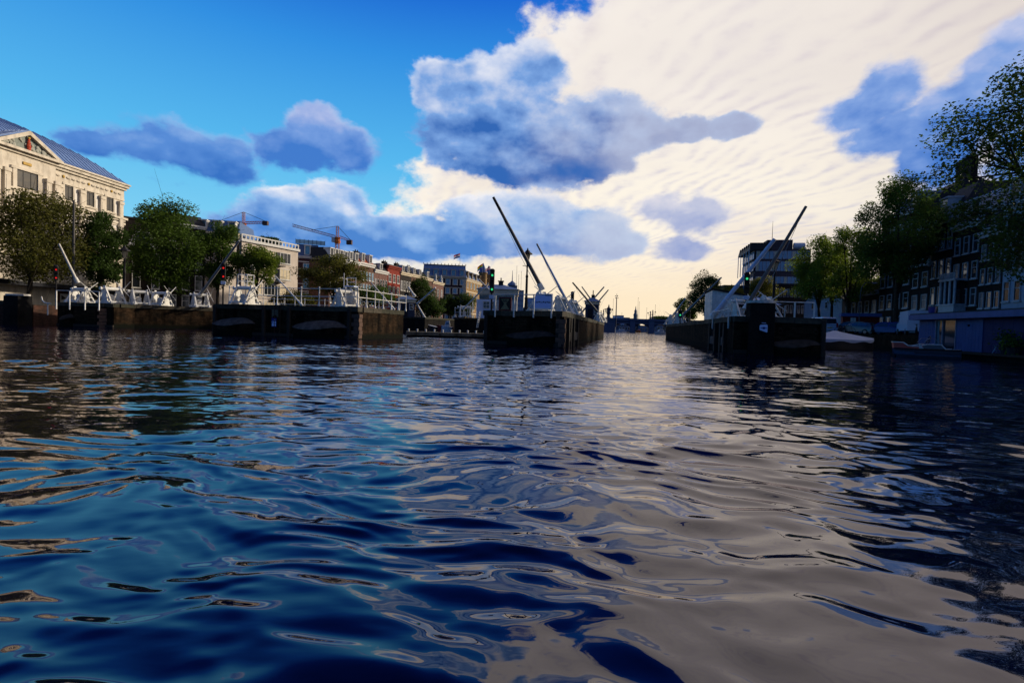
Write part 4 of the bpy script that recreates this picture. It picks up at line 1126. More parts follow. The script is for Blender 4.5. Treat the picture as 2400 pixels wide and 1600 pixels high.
# pediment bay
pc = W - 13.5; hw = 3.7
MB().bb(pc - hw + .35, pc + hw - .35, -.55, .0, 0, H - .86).build('projecting_bay', CARRE, t)
for dx in (-3.3, -2.3, 2.3, 3.3):
    piece(pm_, 'pilaster', t, (pc + dx, -.55, H - 6.6)); piece(pm2, 'pilaster', t, (pc + dx, -.55, 7.75), 0, (1, 1, .96))
window(t, pc, zs - .1, 2.5, 1.9, 3, 1, DARKF, GWIN, False, .06, y=-.55)
piece(sm_, 'window_surround', t, (pc, -.55, zs - .1), 0, (2.1, 1, 1.08))
MB().slab([(pc - hw, H + .02), (pc + hw, H + .02), (pc, H + 1.9)], -.62, .5).build('tympanum', mat('tympanum_stone', (.25, .27, .24), (.17, .19, .17), .8, 3., .3, 9), t)
g = MB(); g.slab([(pc - hw - .2, H), (pc - hw + .5, H), (pc, H + 1.78), (pc, H + 2.25)], -1.0, .5); g.slab([(pc + hw + .2, H), (pc, H + 2.25), (pc, H + 1.78), (pc + hw - .5, H)], -1.0, .5); g.bb(pc - hw - .2, pc + hw + .2, -1.02, -.3, H - .25, H + .04)
g.build('pediment_moulding', CARRE, t)
rel = MB(); rr_ = random.Random(9)
for i in range(46):
    a = rr_.uniform(-1, 1); top = (1 - abs(a)) * 1.35; rel.ball((pc + a * 3.1, -.68, H + .2 + rr_.uniform(0, max(.15, top))), rr_.uniform(.10, .22), 7, 5, (1, .5, 1.25))
rel.build('carved_relief', mat('relief_stone', (.36, .36, .31), (.28, .28, .24), .8, 4.), t, smooth=True, kind='stuff')
g = MB()
for z, r_ in ((.25, .26), (.55, .30), (.9, .23), (1.2, .17)): g.ball((pc, -.80, H + z), r_, 9, 6, (.8, .5, 1.1))
g.build('painted_arms', mat('arms_red', (.42, .035, .02), (.30, .05, .02), .5), t, smooth=True)
g = MB(); g.ball((pc, -.84, H + 1.45), .15, 8, 5, (1, .5, .8)); g.build('gilt_crown', MATS['gilt'], t, smooth=True)
MB().bb(pc - .5, pc + .5, -.66, -.55, H - 1.62, H - 1.28).build('gilt_plaque', MATS['gilt'], t, bevel=.05)
# roof: curved hip with standing seams
prof = [(-.6, 0), (0, .42), (1.5, 1.75), (3, 2.85), (5, 4.05), (7, 5.05), (9, 5.85), (12, 6.8)]
def zr(d):
    for (d0, z0), (d1, z1) in zip(prof[:-1], prof[1:]):
        if d <= d1: return z0 + (z1 - z0) * (d - d0) / (d1 - d0)
    return prof[-1][1]
g = MB()
g.loft([[(0, d, H + z), (W - d, d, H + z)] for d, z in prof]); g.loft([[(W - d, d, H + z), (W - d, Dp - d, H + z)] for d, z in prof]); g.loft([[(W - d, Dp - d, H + z), (0, Dp - d, H + z)] for d, z in prof])
g.loft([[(0, 12, H + 6.8), (W - 12, 12, H + 6.8)], [(0, Dp - 12, H + 6.8), (W - 12, Dp - 12, H + 6.8)]])
roof = g.build('roof', ZINC, t)
x = W - .3
while x > 2:
    pts = []
    for d in (-.6, 0, .75, 1.5, 2.25, 3, 4, 5, 6, 7, 8, 9, 10.5, 12):
        if d > W - x: pts.append((x, W - x, H + zr(W - x) + .03)); break
        pts.append((x, d, H + zr(d) + .03))
    if len(pts) > 1:
        g = MB()
        for a, b in zip(pts[:-1], pts[1:]):
            if (Vector(a) - Vector(b)).length > .02: g.beam(a, b, .07, .10)
        g.build('standing_seam', SEAM, roof)
    x -= .62
g = MB(); g.slab([(pc - hw, H + .2), (pc, H + 2.2), (pc, H + 2.32), (pc - hw, H + .32)], -.9, 3.2); g.slab([(pc + hw, H + .2), (pc + hw, H + .32), (pc, H + 2.32), (pc, H + 2.2)], -.9, 3.2); g.build('pediment_roof', ZINC, t)
for k in range(8):
    for s in (-1, 1):
        MB().beam((pc + s * hw, -.6 + k * .5, H + .34), (pc, -.6 + k * .5, H + 2.34), .06).build('pediment_seam', SEAM, t)
# dark canopy and ground floor with posters
MB().bb(3, W - .3, -2.6, -.02, 2.3, 2.75).build('canopy', mat('canopy_blue', (.012, .014, .022), None, .6), t)
g = MB(); g.bb(3, W - .3, -2.66, -2.6, 2.72, 2.85); g.build('canopy_edge', mat('canopy_trim', (.2, .2, .2), None, .6), t)
MB().bb(3, W - .3, -.08, 0, 0, 2.29).build('ground_floor_front', DARKF, t)
PRED = mat('poster_red', (.5, .06, .05), None, .5); PDK = mat('poster_frame', (.06, .02, .02), None, .5); PW = mat('poster_white', (.6, .6, .58), None, .5)
for px in (13, 112, 146):
    k = (px - 1200) / F; # intersect facade line
    y = (-54.75 - .084 * 71.8) / (k - .084); xb = W - (71.8 - y) / .9965
    f = MB().bb(xb - .75, xb + .75, -.2, -.08, .1, 2.1).build('poster_case', PDK, t)
    MB().bb(xb - .52, xb + .52, -.212, -.2, .25, 1.75).build('poster', PW, f)
    MB().slab([(xb - .4, 1.6), (xb + .3, 1.2), (xb - .4, 1.0)], -.22, -.212).build('poster_shape', DARKF, f)
    MB().bb(xb - .46, xb + .46, -.22, -.212, .33, .62).build('poster_band', PRED, f)

# --- two dark brick canal houses right of the theatre
def arched_dormer(t, x, z, w=1.9, h=2.4):
    g = MB(); n = 10
    arc = [(x + w / 2 * math.cos(math.pi * i / n), z + h - w / 2 + w / 2 * math.sin(math.pi * i / n)) for i in range(n + 1)]
    arc2 = [(x + (w / 2 + .3) * math.cos(math.pi * i / n), z + h - w / 2 + (w / 2 + .3) * math.sin(math.pi * i / n)) for i in range(n + 1)]
    for i in range(n): g.slab([arc[i], arc2[i], arc2[i + 1], arc[i + 1]], -.3, 0)
    for s in (-1, 1): g.bb(x + s * (w / 2), x + s * (w / 2 + .3), -.3, 0, z, z + h - w / 2); g.ball((x + s * (w / 2 + .55), -.15, z + .3), .42, 8, 5, (1, .5, 1)); g.ball((x + s * (w / 2 + .40), -.15, z + 1.0), .28, 8, 5, (1, .5, 1))
    f = g.build('gable_trim', WTRIM, t)
    MB().slab([(x - w / 2, z), (x + w / 2, z)] + arc[1:-1] + [(x - w / 2, z + h - w / 2)], -.06, -.02).build('pane', GLASS, f)
t, W = base('canal_house', 'dark brick canal house with a white arched gable beside the theatre', 'house', (-58.5, 73.6), (-53.6, 78.8), group='houses on the left bank')
MB().bb(0, W, 0, 10, 0, 13.55).build('wall', BD, t); MB().bb(-.1, W + .1, -.15, 10, 13.55, 13.8).build('parapet', SLATED, t)
arched_dormer(t, W * .60, 9.4); grid(t, W, [(.4, 2.4), (3.5, 2.5), (6.7, 2.1)], 3, 1.05)
t, W = base('canal_house', 'dark brick canal house hidden behind the broad green tree', 'house', (-53.5, 78.9), (-49.9, 82.9), group='houses on the left bank')
MB().bb(0, W, 0, 10, 0, 13.4).build('wall', BD, t); cornice(t, W, 13.4, .5); mansard(t, W, 10, 13.9, 1.6, 1.2, SLATED)
grid(t, W, [(.4, 2.4), (3.6, 2.4), (6.9, 2.1), (9.9, 1.8)], 3, 1.05)
t, W = base('canal_house', 'dark house with cream ornament and a blue mansard roof behind the trees', 'house', (-51.6, 83.0), (-45.3, 84.4), group='houses on the left bank')
MB().bb(0, W, 0, 10, 0, 12.4).build('wall', BD, t); cornice(t, W, 12.4, .9, .4, CREAM); mansard(t, W, 10, 13.3, 2.2, 1.5, SLATE, 3)
g = MB(); [g.ball((W * (.1 + .1 * i), -.2, 11.9), .3, 7, 5, (1, .4, .8)) for i in range(9)]; g.build('ornament', CREAM, t, smooth=True)
grid(t, W, [(.4, 2.4), (3.6, 2.4), (6.6, 2.1), (9.3, 1.9)], 4, 1.05)

# --- pale apartment block
t, W = base('apartment_block', 'pale apartment block with balconies and a white roof railing', 'building', (-44.95, 84.7), (-40.3, 95.7))
Hh = 12.1
MB().bb(0, W, 0, 14, 0, Hh).build('wall', STUC, t); g = MB(); g.bb(-.25, W + .25, -.3, 14, Hh, Hh + .45); g.build('roof_edge', FRAMEW, t)
g = MB(); g.bb(-.1, W + .1, -.1, .06, Hh + 1.05, Hh + 1.25); rl = g.build('roof_railing', FRAMEW, t)
for i in range(17): MB().bb(W * i / 16 - .09, W * i / 16 + .09, -.08, .04, Hh + .46, Hh + 1.05).build('railing_post', FRAMEW, rl)
for r, z in enumerate((.6, 3.6, 6.6, 9.5)):
    for x, ww, n_ in ((1.7, 1.6, 2), (3.6, .9, 1), (5.6, 2.3, 3), (9.0, 2.4, 3)):
        window(t, x, z, ww, 1.9, n_, 1, FRAMEW, BLIND if (r + int(x)) % 3 else GLASS, True, .07)
    window(t, 7.3, z - .5, .9, 2.3, 1, 1, DARKF, GLASS, False, .06)
    if r: MB().bb(6.6, 8.1, -1.1, -.02, z - .72, z - .56).build('balcony', DARKF, t); g = MB(); g.bb(6.6, 8.1, -1.1, -1.06, z + .3, z + .36); [g.bb(6.6 + .25 * i, 6.63 + .25 * i, -1.1, -1.07, z - .56, z + .3) for i in range(7)]; g.build('balcony_railing', DARKF, t)
MB().bb(-3.6, -.02, .4, 12, 0, Hh - .6).build('side_wing', STUC, t)
window(t, -1.8, 9.0, 1.2, 1.8, 1, 1, y=.4); window(t, -1.8, 6.0, 1.2, 1.8, 1, 1, y=.4)

# --- brick hotel with terrace
t, W = base('hotel', 'plum brick hotel with a blue mansard and a glass railed roof terrace', 'hotel', (-44.3, 104.2), (-40.1, 105.8))
MB().bb(0, W, 0, 16, 0, 12.0).build('wall', BP, t); cornice(t, W, 12.0, .5, .35, WTRIM)
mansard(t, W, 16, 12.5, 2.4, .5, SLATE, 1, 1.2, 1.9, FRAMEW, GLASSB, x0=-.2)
MB().tube((W - .65, -.02, 13.8), (W - .65, .22, 13.8), .33, n=14).build('round_window', WTRIM, t)
for z in (2.9, 5.9, 8.9):
    MB().bb(-.05, W + .05, -.06, 0, z + 2.35, z + 2.5).build('stone_band', FRAMEW, t); window(t, W * .45, z, 1.3, 2.1, 2, 2, FRAMEW, GLASSB)
    MB().bb(-.05, W + .05, -.05, 0, z + .9, z + 1.0).build('stone_band', WTRIM, t)
g = MB(); g.bb(-.1, W + 1., .3, .34, 14.95, 15.8); tg = g.build('terrace_glass', mat('terrace_glass', (.25, .42, .55), (.2, .36, .5), .1, spec=.8), t)
for i in range(8): MB().bb(-.1 + (W + 1.1) * i / 7 - .03, -.1 + (W + 1.1) * i / 7 + .03, .26, .30, 14.9, 15.95).build('terrace_post', DARKF, t)
sd = MB().add([(W, 0, 0), (W + 2.2, 2.2, 0), (W + 2.2, 12, 0), (W, 12, 0), (W, 0, 12.), (W + 2.2, 2.2, 12.), (W + 2.2, 12, 12.), (W, 12, 12.)], [(3, 2, 1, 0), (4, 5, 6, 7), (0, 1, 5, 4), (1, 2, 6, 5), (2, 3, 7, 6)]).build('corner_bay', BP, t)
MB().add([(W, 0, 12.), (W + 2.2, 2.2, 12.), (W + 2.2, 12, 12.), (W, 12, 12.), (W, .6, 14.7), (W + 1.6, 2.4, 14.7), (W + 1.6, 12, 14.7), (W, 12, 14.7)], [(4, 5, 6, 7), (0, 1, 5, 4), (1, 2, 6, 5), (2, 3, 7, 6)]).build('corner_roof', SLATE, t)
for z in (2.9, 5.9, 8.9): window(t, W + 1.1, z, 1.2, 2.1, 2, 2, WTRIM, GLASSB, y=1.1, rz=R(45))

# --- row of houses on the left bank
def row_pt(px):
    y = -65.2 / ((px - 1200) / F - .268); return Vector((y * (px - 1200) / F, y))
def zpx(px, py, D): return P(px, py, D).z
def row_house(px0, px1, cor_py, label, wm, n, floors, roofm=SLATED, dorm=0, rh=2.2, cm=FRAMEW, win=FRAMEW, glass=GLASS, ch=0, balc=False):
    a, b = row_pt(px0), row_pt(px1)
    t, W = base('row_house', label, 'house', a, b, 1.7, 'houses on the left bank')
    Ht = zpx(px0, cor_py, a.y) - 1.7
    MB().bb(0, W, 0, 11, 0, Ht).build('wall', wm, t); cornice(t, W, Ht, .75, .45, cm)
    r = mansard(t, W, 11, Ht + .75, rh, rh * .7, roofm, dorm, 1.2, min(1.7, rh - .2))
    if ch: chimney(r, W * .5, 2.8, Ht + .7 + rh, 1.8, .8, BD)
    fh = (Ht - .8) / floors
    rows = [(.5 + fh * i, fh * .68) for i in range(floors)]
    grid(t, W, rows, n, min(1.25, W / n * .62), 1, 2, win, glass)
    if balc:
        for f in (1,): MB().bb(W * .2, W * .75, -1., -.02, fh * f + .35, fh * f + 1.3).build('balcony', DARKF, t)
    return t, W, Ht
row_house(768, 812, 612, 'row house with a black roof and white dormers behind the autumn tree', BB, 4, 4, SLATED, 4, 2.2)
row_house(812.3, 838, 617, 'narrow row house with a white cornice beside the autumn tree', BPK, 3, 4, SLATED, 2, 1.7)
row_house(838.3, 873, 621, 'brown row house with a red hipped roof and blue dormers', BB, 5, 4, TILE, 2, 1.9, glass=GLASSB, ch=1)
row_house(873.3, 904.6, 638, 'rose brick row house with a white ornamented cornice', BPK, 5, 3, SLATED, 1, 1.5, balc=True)
row_house(905, 934, 628, 'bright red row house taller than its neighbours', BR, 3, 4, SLATED, 0, .4, BR, ch=1, balc=True)
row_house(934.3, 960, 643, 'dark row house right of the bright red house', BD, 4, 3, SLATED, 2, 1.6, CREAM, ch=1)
row_house(960.3, 988, 648, 'brown row house under a cream cornice with dormers', BB, 5, 3, SLATED, 2, 1.6, CREAM, ch=1)
row_house(988.3, 1009, 655, 'brown row house half hidden by the slim dark tree', BB, 4, 3, SLATED, 1, 1.6, CREAM)
t, W, Ht = row_house(1010, 1036, 664, 'rose gabled row house with two white finials on its cornice', BPK, 3, 3, SLATED, 0, .5, CREAM)
for x in (W * .25, W * .75):
    g = MB(); g.lathe([(.5, 0), (.45, .5), (.25, .8), (.35, 1.3), (.2, 1.8), (.06, 2.4)], (x, -.1, Ht + .75), 8); g.build('finial', FRAMEW, t)
MB().add([(W, 0, 0), (W + .05, 0, 0), (W + .05, 11, 0), (W, 11, 0), (W, 0, Ht), (W + .05, 0, Ht), (W + .05, 11, Ht), (W, 11, Ht)], [(0, 1, 5, 4), (1, 2, 6, 5), (4, 5, 6, 7)]).build('side_wall', BPK, t)

# --- grand hotel at the end of the row
a, b = Vector((X(988, 188), 188)), Vector((X(1090, 190), 190))
t, W = base('grand_hotel', 'grand brick hotel with stone quoins and a blue mansard flying a flag', 'hotel', a, b)
Hm = zpx(1040, 651, 189) - 1.7; Ht = zpx(1040, 621, 189) - 1.7
MB().bb(0, W, 0, 16, 0, Hm).build('wall', BP, t)
cornice(t, W, Hm, .7, .6, CREAM)
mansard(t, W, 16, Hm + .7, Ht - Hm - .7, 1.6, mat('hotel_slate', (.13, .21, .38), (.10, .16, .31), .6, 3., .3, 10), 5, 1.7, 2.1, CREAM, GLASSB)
g = MB(); g.bb(.2, W - .2, 1.5, 1.7, Ht, Ht + .3); [g.lathe([(.12, 0), (.15, .3), (.03, .6)], (.2 + (W - .4) * i / 12, 1.6, Ht + .3), 6) for i in range(13)]; g.build('roof_cresting', SLATED, t)
fh = Hm / 5
for r in range(5):
    MB().bb(-.05, W + .05, -.12, 0, fh * r + fh * .93, fh * r + fh * .995).build('stone_band', CREAM, t)
    for i in range(6):
        x = W * (i + .5) / 6
        MB().bb(x - 1.0, x + 1.0, -.1, 0, fh * r + .75, fh * r + fh * .9).build('stone_surround', CREAM, t)
        window(t, x, fh * r + 1.0, 1.3, fh * .58, 2, 2, FRAMEW, GLASSB, True, .08, y=-.1)
for k in range(14):
    MB().bb(W - 1.1 - .3 * (k % 2), W + .06, -.14, .5, Hm * k / 14, Hm * (k + .9) / 14).build('quoin', CREAM, t); MB().bb(-.06, .8 + .3 * (k % 2), -.14, .5, Hm * k / 14, Hm * (k + .9) / 14).build('quoin', CREAM, t)
# side wing along the river
c_ = Vector((b.x + .225 * 36, 226))
t2, W2 = base('hotel_wing', 'yellow stone wing of the grand hotel running back along the river', 'hotel', b + Vector((.05, .05)), c_)
H2 = Hm - .3
MB().bb(0, W2, .0, 14, 0, H2).build('wall', YST, t2); cornice(t2, W2, H2, .6, .5, CREAM); mansard(t2, W2, 14, H2 + .6, 3.2, 1.4, SLATE, 7, 1.6, 2.2, YST)
for r in range(4):
    MB().bb(0, W2, -.14, 0, H2 / 4 * r + H2 / 4 * .9, H2 / 4 * (r + 1) - .05).build('stone_band', CREAM, t2)
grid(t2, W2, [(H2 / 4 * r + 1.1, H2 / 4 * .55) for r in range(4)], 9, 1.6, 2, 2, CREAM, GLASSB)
for x, r_ in ((W2 * .62, 1.7), (W2 * .86, 2.3)):
    g = MB(); g.lathe([(r_, 0), (r_, H2 + 4.5), (r_ + .3, H2 + 4.6), (r_ + .3, H2 + 5.)], (x, .2, 0), 10); q = g.build('turret', YST, t2, smooth=True)
    MB().lathe([(r_ + .3, H2 + 5.), (r_ * .5, H2 + 7.2), (.1, H2 + 9.)], (x, .2, 0), 10).build('turret_roof', SLATE, t2, smooth=True)
# flags
def flag(label, pole_b, pole_t, D, bands, w, h, droop, side=-1):
    B, T = P(*pole_b, D), P(*pole_t, D)
    t = thing('flag', label, 'flag', B, 0, 'flags on the grand hotel')
    MB().tube((0, 0, 0), T - B, .07, .05, 6).build('pole', FRAMEW, t)
    n = len(bands)
    for i, (nm, c) in enumerate(bands):
        rows = []
        for f in (i / n, (i + 1) / n):
            rows.append([Vector(((T - B).x + side * w * u, .25 * math.sin(u * 7), (T - B).z - .1 - h * f - droop * u ** 1.2)) for u in np.linspace(0, 1, 9)])
        MB().loft(rows).build('stripe', mat('flag_' + nm, c, None, .8, transl=.3), t)
flag('red white and blue flag on the roof of the grand hotel', (1078, 621), (1078, 593), 192, [('red', (.5, .02, .03)), ('white', (.75, .75, .75)), ('blue', (.02, .05, .3))], 2.3, 1.5, .9)
flag('rainbow flag beside the hotel turret', (1131, 640), (1131, 617), 205, [('red2', (.6, .03, .02)), ('orange', (.7, .25, .02)), ('yellow', (.7, .6, .04)), ('green', (.04, .35, .06)), ('blue2', (.03, .12, .5)), ('violet', (.2, .04, .3))], 2.0, 1.9, 1.6)
flag('pale flag with red stripes left of the green signal light', (1149, 638), (1149, 624), 200, [('red3', (.5, .05, .05)), ('white2', (.75, .75, .75)), ('red4', (.5, .05, .05))], 1.8, 1.0, 1.1)

# --- far blocks behind the white hut
def block(name, label, px0, px1, D, top_py, wm, z0=1.5, depth=12, rows=(), n=3, glass=GLASSB, rot=True, roofm=None, group=None, fr=FRAMEW):
    a, b = Vector((X(px0, D), D)), Vector((X(px1, D), D))
    t, W = base(name, label, 'building', a, b, z0, group)
    Ht = zpx((px0 + px1) / 2, top_py, D) - z0
    MB().bb(0, W, 0, depth, 0, Ht).build('wall', wm, t)
    MB().bb(-.1, W + .1, -.1, depth, Ht, Ht + .3).build('roof_edge', roofm or SLATED, t)
    for r in range(rows if isinstance(rows, int) else 0):
        fh = Ht / rows
        for i in range(n): window(t, W * (i + .5) / n, fh * r + fh * .25, W / n * .6, fh * .5, 1, 1, fr, glass, False, .08)
    return t, W, Ht
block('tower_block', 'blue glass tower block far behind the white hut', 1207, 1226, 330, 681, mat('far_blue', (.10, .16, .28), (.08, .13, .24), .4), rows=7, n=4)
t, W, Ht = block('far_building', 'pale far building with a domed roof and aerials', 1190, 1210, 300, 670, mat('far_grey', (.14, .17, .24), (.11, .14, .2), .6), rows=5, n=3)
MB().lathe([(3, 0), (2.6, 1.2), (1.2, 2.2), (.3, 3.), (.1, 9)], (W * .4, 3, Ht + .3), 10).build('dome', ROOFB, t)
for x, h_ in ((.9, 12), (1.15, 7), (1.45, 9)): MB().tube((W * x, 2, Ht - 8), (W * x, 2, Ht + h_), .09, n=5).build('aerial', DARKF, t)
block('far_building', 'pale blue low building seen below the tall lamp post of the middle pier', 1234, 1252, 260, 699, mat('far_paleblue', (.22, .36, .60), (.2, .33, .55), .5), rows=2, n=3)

# --- tower cranes
CRO = mat('crane_orange', (.60, .16, .03), (.5, .13, .025), .5); CRP = mat('crane_faded', (.42, .22, .20), (.34, .18, .17), .5)
def lattice(g, a, b, wd, n):
    a, b = Vector(a), Vector(b); d = (b - a).normalized(); u = d.cross(Vector((0, 1, 0)) if abs(d.y) < .9 else Vector((1, 0, 0))).normalized(); v = d.cross(u)
    cs = [u * (i * wd / 2) + v * (j * wd / 2) for i, j in ((-1, -1), (1, -1), (1, 1), (-1, 1))]
    for c in cs: g.beam(a + c, b + c, wd * .16)
    for k in range(n):
        p, q = a.lerp(b, k / n), a.lerp(b, (k + 1) / n)
        for i in range(4): g.beam(p + cs[i], q + cs[(i + 1) % 4], wd * .09)
def crane(label, D, mast_px, mast_bot, pivot_py, top_py, jib_tip, ctr_tip):
    o = P(mast_px, pivot_py, D); t = thing('tower_crane', label, 'crane', (o.x, o.y, 1.5), 0, 'tower cranes behind the left bank')
    L_ = lambda px, py: P(px, py, D) - Vector((o.x, o.y, 1.5))
    pv = L_(mast_px, pivot_py); g = MB(); lattice(g, (0, 0, 0), pv - Vector((0, 0, 3.2)), 1.45, 30); g.build('mast', CRP, t)
    g = MB(); g.lathe([(1.3, -3.2), (1.5, -2.4), (1.2, -1.2), (1.4, -.9), (1.4, -.2)], pv, 10); g.build('slewing_ring', CRO, t)
    MB().bb(pv.x - 2.6, pv.x - 1., pv.y - .9, pv.y + .9, pv.z - 2.6, pv.z - .5).build('cab', FRAMEW, t)
    g = MB(); lattice(g, pv, L_(mast_px, top_py), 1.0, 7); g.build('tower_head', CRP, t)
    g = MB(); lattice(g, pv + Vector((-1, 0, 0)), L_(*jib_tip), 1.1, 30); g.build('jib', CRP, t)
    g = MB(); lattice(g, pv + Vector((1, 0, 0)), L_(*ctr_tip), 1.0, 9); g.build('counter_jib', CRO, t)
    c = L_(*ctr_tip); MB().bb(c.x - 2.5, c.x, c.y - .9, c.y + .9, c.z - 1.5, c.z + .5).build('counterweight', mat('crane_weight', (.10, .07, .06), None, .7), t)
    g = MB(); tp = L_(mast_px, top_py); g.tube(tp, L_(*jib_tip).lerp(pv, .42), .10, n=4); g.tube(tp, L_(*ctr_tip), .10, n=4); g.build('tie_rod', DARKF, t)
crane('tower crane with a level jib above the pale apartment block', 260, 571, 560, 522, 497, (452, 523), (628, 521))
crane('orange tower crane with a jib raised to the left over the mansard hotel', 250, 791, 590, 555, 530, (686, 528), (825, 566))

# --- right bank row
def rpt(px, u=34.):
    k = (px - 1200) / F; y = u / (k * .9756 - .2195); return Vector((k * y, y))
def right_house(px0, px1, eave0, label, wm, n, floors, roof='mansard', rh=3., roofm=SLATED, dorm=1, cm=WTRIM, win=WTRIM, ch=0, z0=1.4, dm=WTRIM, rowscale=.66):
    a, b = rpt(px0), rpt(px1)
    t, W = base('canal_house', label, 'house', a, b, z0, 'houses on the right bank')
    Ht = zpx(px0, eave0, a.y) - z0
    MB().bb(0, W, 0, 12, 0, Ht).build('wall', wm, t)
    if roof == 'mansard':
        cornice(t, W, Ht, .6, .4, cm); r = mansard(t, W, 12, Ht + .6, rh, rh * .6, roofm, dorm, 1.4, min(1.9, rh * .8), dm)
        if ch: chimney(r, W * .7, 4, Ht + .5 + rh, 2.2, 1.7, BD)
    elif roof == 'gable':       # ridge runs back from the front
        r = MB().slab([(0, Ht), (W, Ht), (W / 2, Ht + rh)], .05, 12).build('roof', roofm, t)
    elif roof == 'side':        # ridge along the front
        cornice(t, W, Ht, .5, .35, cm)
        r = MB().slabx([(-.1, Ht + .5), (12, Ht + .5), (6, Ht + .5 + rh)], 0, W).build('roof', roofm, t)
        if ch: chimney(r, W * .82, 6, Ht + rh - .6, 3., 3.2, BD)
        for i in range(dorm):
            x = W * (i + .5) / dorm; g = MB(); g.bb(x - .7, x + .7, .9, 4, Ht + 1., Ht + 2.7); g.bb(x - .85, x + .85, .75, 4, Ht + 2.7, Ht + 2.9); f = g.build('dormer', dm, t); MB().bb(x - .5, x + .5, .88, .9, Ht + 1.2, Ht + 2.6).build('pane', GLASS, f)
    fh = (Ht - .4) / floors
    grid(t, W, [(.55 + fh * i, fh * rowscale) for i in range(floors)], n, min(1.25, W / n * .6), 1, 2, win)
    return t, W, Ht
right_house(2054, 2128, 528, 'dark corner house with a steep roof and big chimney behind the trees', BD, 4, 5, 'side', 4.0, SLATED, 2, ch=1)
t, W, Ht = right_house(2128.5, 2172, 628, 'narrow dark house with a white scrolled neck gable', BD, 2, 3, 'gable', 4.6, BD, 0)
for z in (.8,): window(t, W / 2, Ht + z, 1.1, 1.8, 1, 2, WTRIM)
g = MB()
for s in (-1, 1):
    for k in range(7):
        f = k / 6; g.ball((W / 2 + s * (W / 2 - .2 - f * (W / 2 - .9)), -.1, Ht + .2 + f * 3.6), .42 - .12 * f, 8, 5, (1, .5, 1.2))
g.bb(W / 2 - 1.0, W / 2 + 1.0, -.3, .05, Ht + 4.0, Ht + 4.4); g.slab([(W / 2 - 1.0, Ht + 4.4), (W / 2 + 1.0, Ht + 4.4), (W / 2, Ht + 5.1)], -.3, .05)
g.build('scrolled_gable', WTRIM, t, smooth=False)
g = MB(); g.bb(-.1, W + .1, -.35, 0, Ht - .1, Ht + .15); g.build('gable_ledge', WTRIM, t)
right_house(2172.5, 2222, 533, 'dark brick house with a tall white dormer under the hanging branches', BD, 3, 4, 'mansard', 3.6, SLATED, 1)
t, W, Ht = right_house(2222.5, 2286, 545, 'dark brick house with a white carved bay window and balcony', BD, 3, 4, 'mansard', 3.2, BWHITE, 2)
bx = W * .28; z1 = zpx(2240, 735, 53) - 1.4; z2 = zpx(2240, 634, 53) - 1.4
g = MB(); g.bb(bx - 1.35, bx + 1.35, -1.1, -.02, z1, z1 + .9); g.bb(bx - 1.45, bx + 1.45, -1.2, -.02, z1 + .9, z1 + 1.05); g.bb(bx - 1.45, bx + 1.45, -1.2, -.02, z2 - .95, z2 - .75)
for x in (-1.25, -.42, .42, 1.25): g.tube((bx + x, -1.02, z1 + 1.05), (bx + x, -1.02, z2 - .95), .12, n=8)
g.bb(bx - 1.35, bx + 1.35, -1.15, -1.08, z2 - .22, z2 - .1); [g.tube((bx - 1.3 + .26 * i, -1.1, z2 - .75), (bx - 1.3 + .26 * i, -1.1, z2 - .2), .05, n=6) for i in range(11)]
g.build('bay_window', WTRIM, t)
MB().bb(bx - 1.15, bx + 1.15, -.9, -.03, z1 + 1.06, z2 - .96).build('bay_glass', GLASS, t)
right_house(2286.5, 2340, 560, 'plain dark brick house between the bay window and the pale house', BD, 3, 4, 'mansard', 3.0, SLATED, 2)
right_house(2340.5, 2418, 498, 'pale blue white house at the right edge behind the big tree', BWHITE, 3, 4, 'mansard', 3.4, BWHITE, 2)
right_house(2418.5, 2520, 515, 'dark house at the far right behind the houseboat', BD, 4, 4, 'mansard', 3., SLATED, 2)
# lower houses farther along the right bank
t, W, Ht = right_house(1976, 2053.5, 700, 'low dark house half hidden by the tree trunks', BD, 5, 2, 'mansard', 2., SLATED, 0)
a, b = Vector((X(1884, 95), 95)), Vector((X(1972, 84), 84))
t, W = base('white_house', 'plain white gabled house behind the parked white van', 'house', a, b, 1.4)
Ht = zpx(1930, 706, 88) - 1.4
MB().bb(0, W, 0, 10, 0, Ht).build('wall', BWHITE, t); MB().slab([(-.2, Ht), (W + .2, Ht), (W * .45, Ht + 3.2)], .02, 10).build('gable', BWHITE, t)
MB().slab([(-.5, Ht - .05), (W * .45, Ht + 3.25), (W + .5, Ht - .05), (W + .5, Ht + .15), (W * .45, Ht + 3.5), (-.5, Ht + .15)], -.1, 10).build('roof', SLATED, t)
for x, z in ((W * .62, 4.4), (W * .25, 4.4), (W * .62, .8), (W * .3, .9)): window(t, x, z, .75, 1.1, 1, 2, WTRIM)
t, W, Ht = block('row_house', 'dark house with tall white window strips left of the white house', 1822, 1884, 104, 668, BD, 1.4, 12, 3, 7, GLASS, fr=WTRIM, group='houses on the right bank')
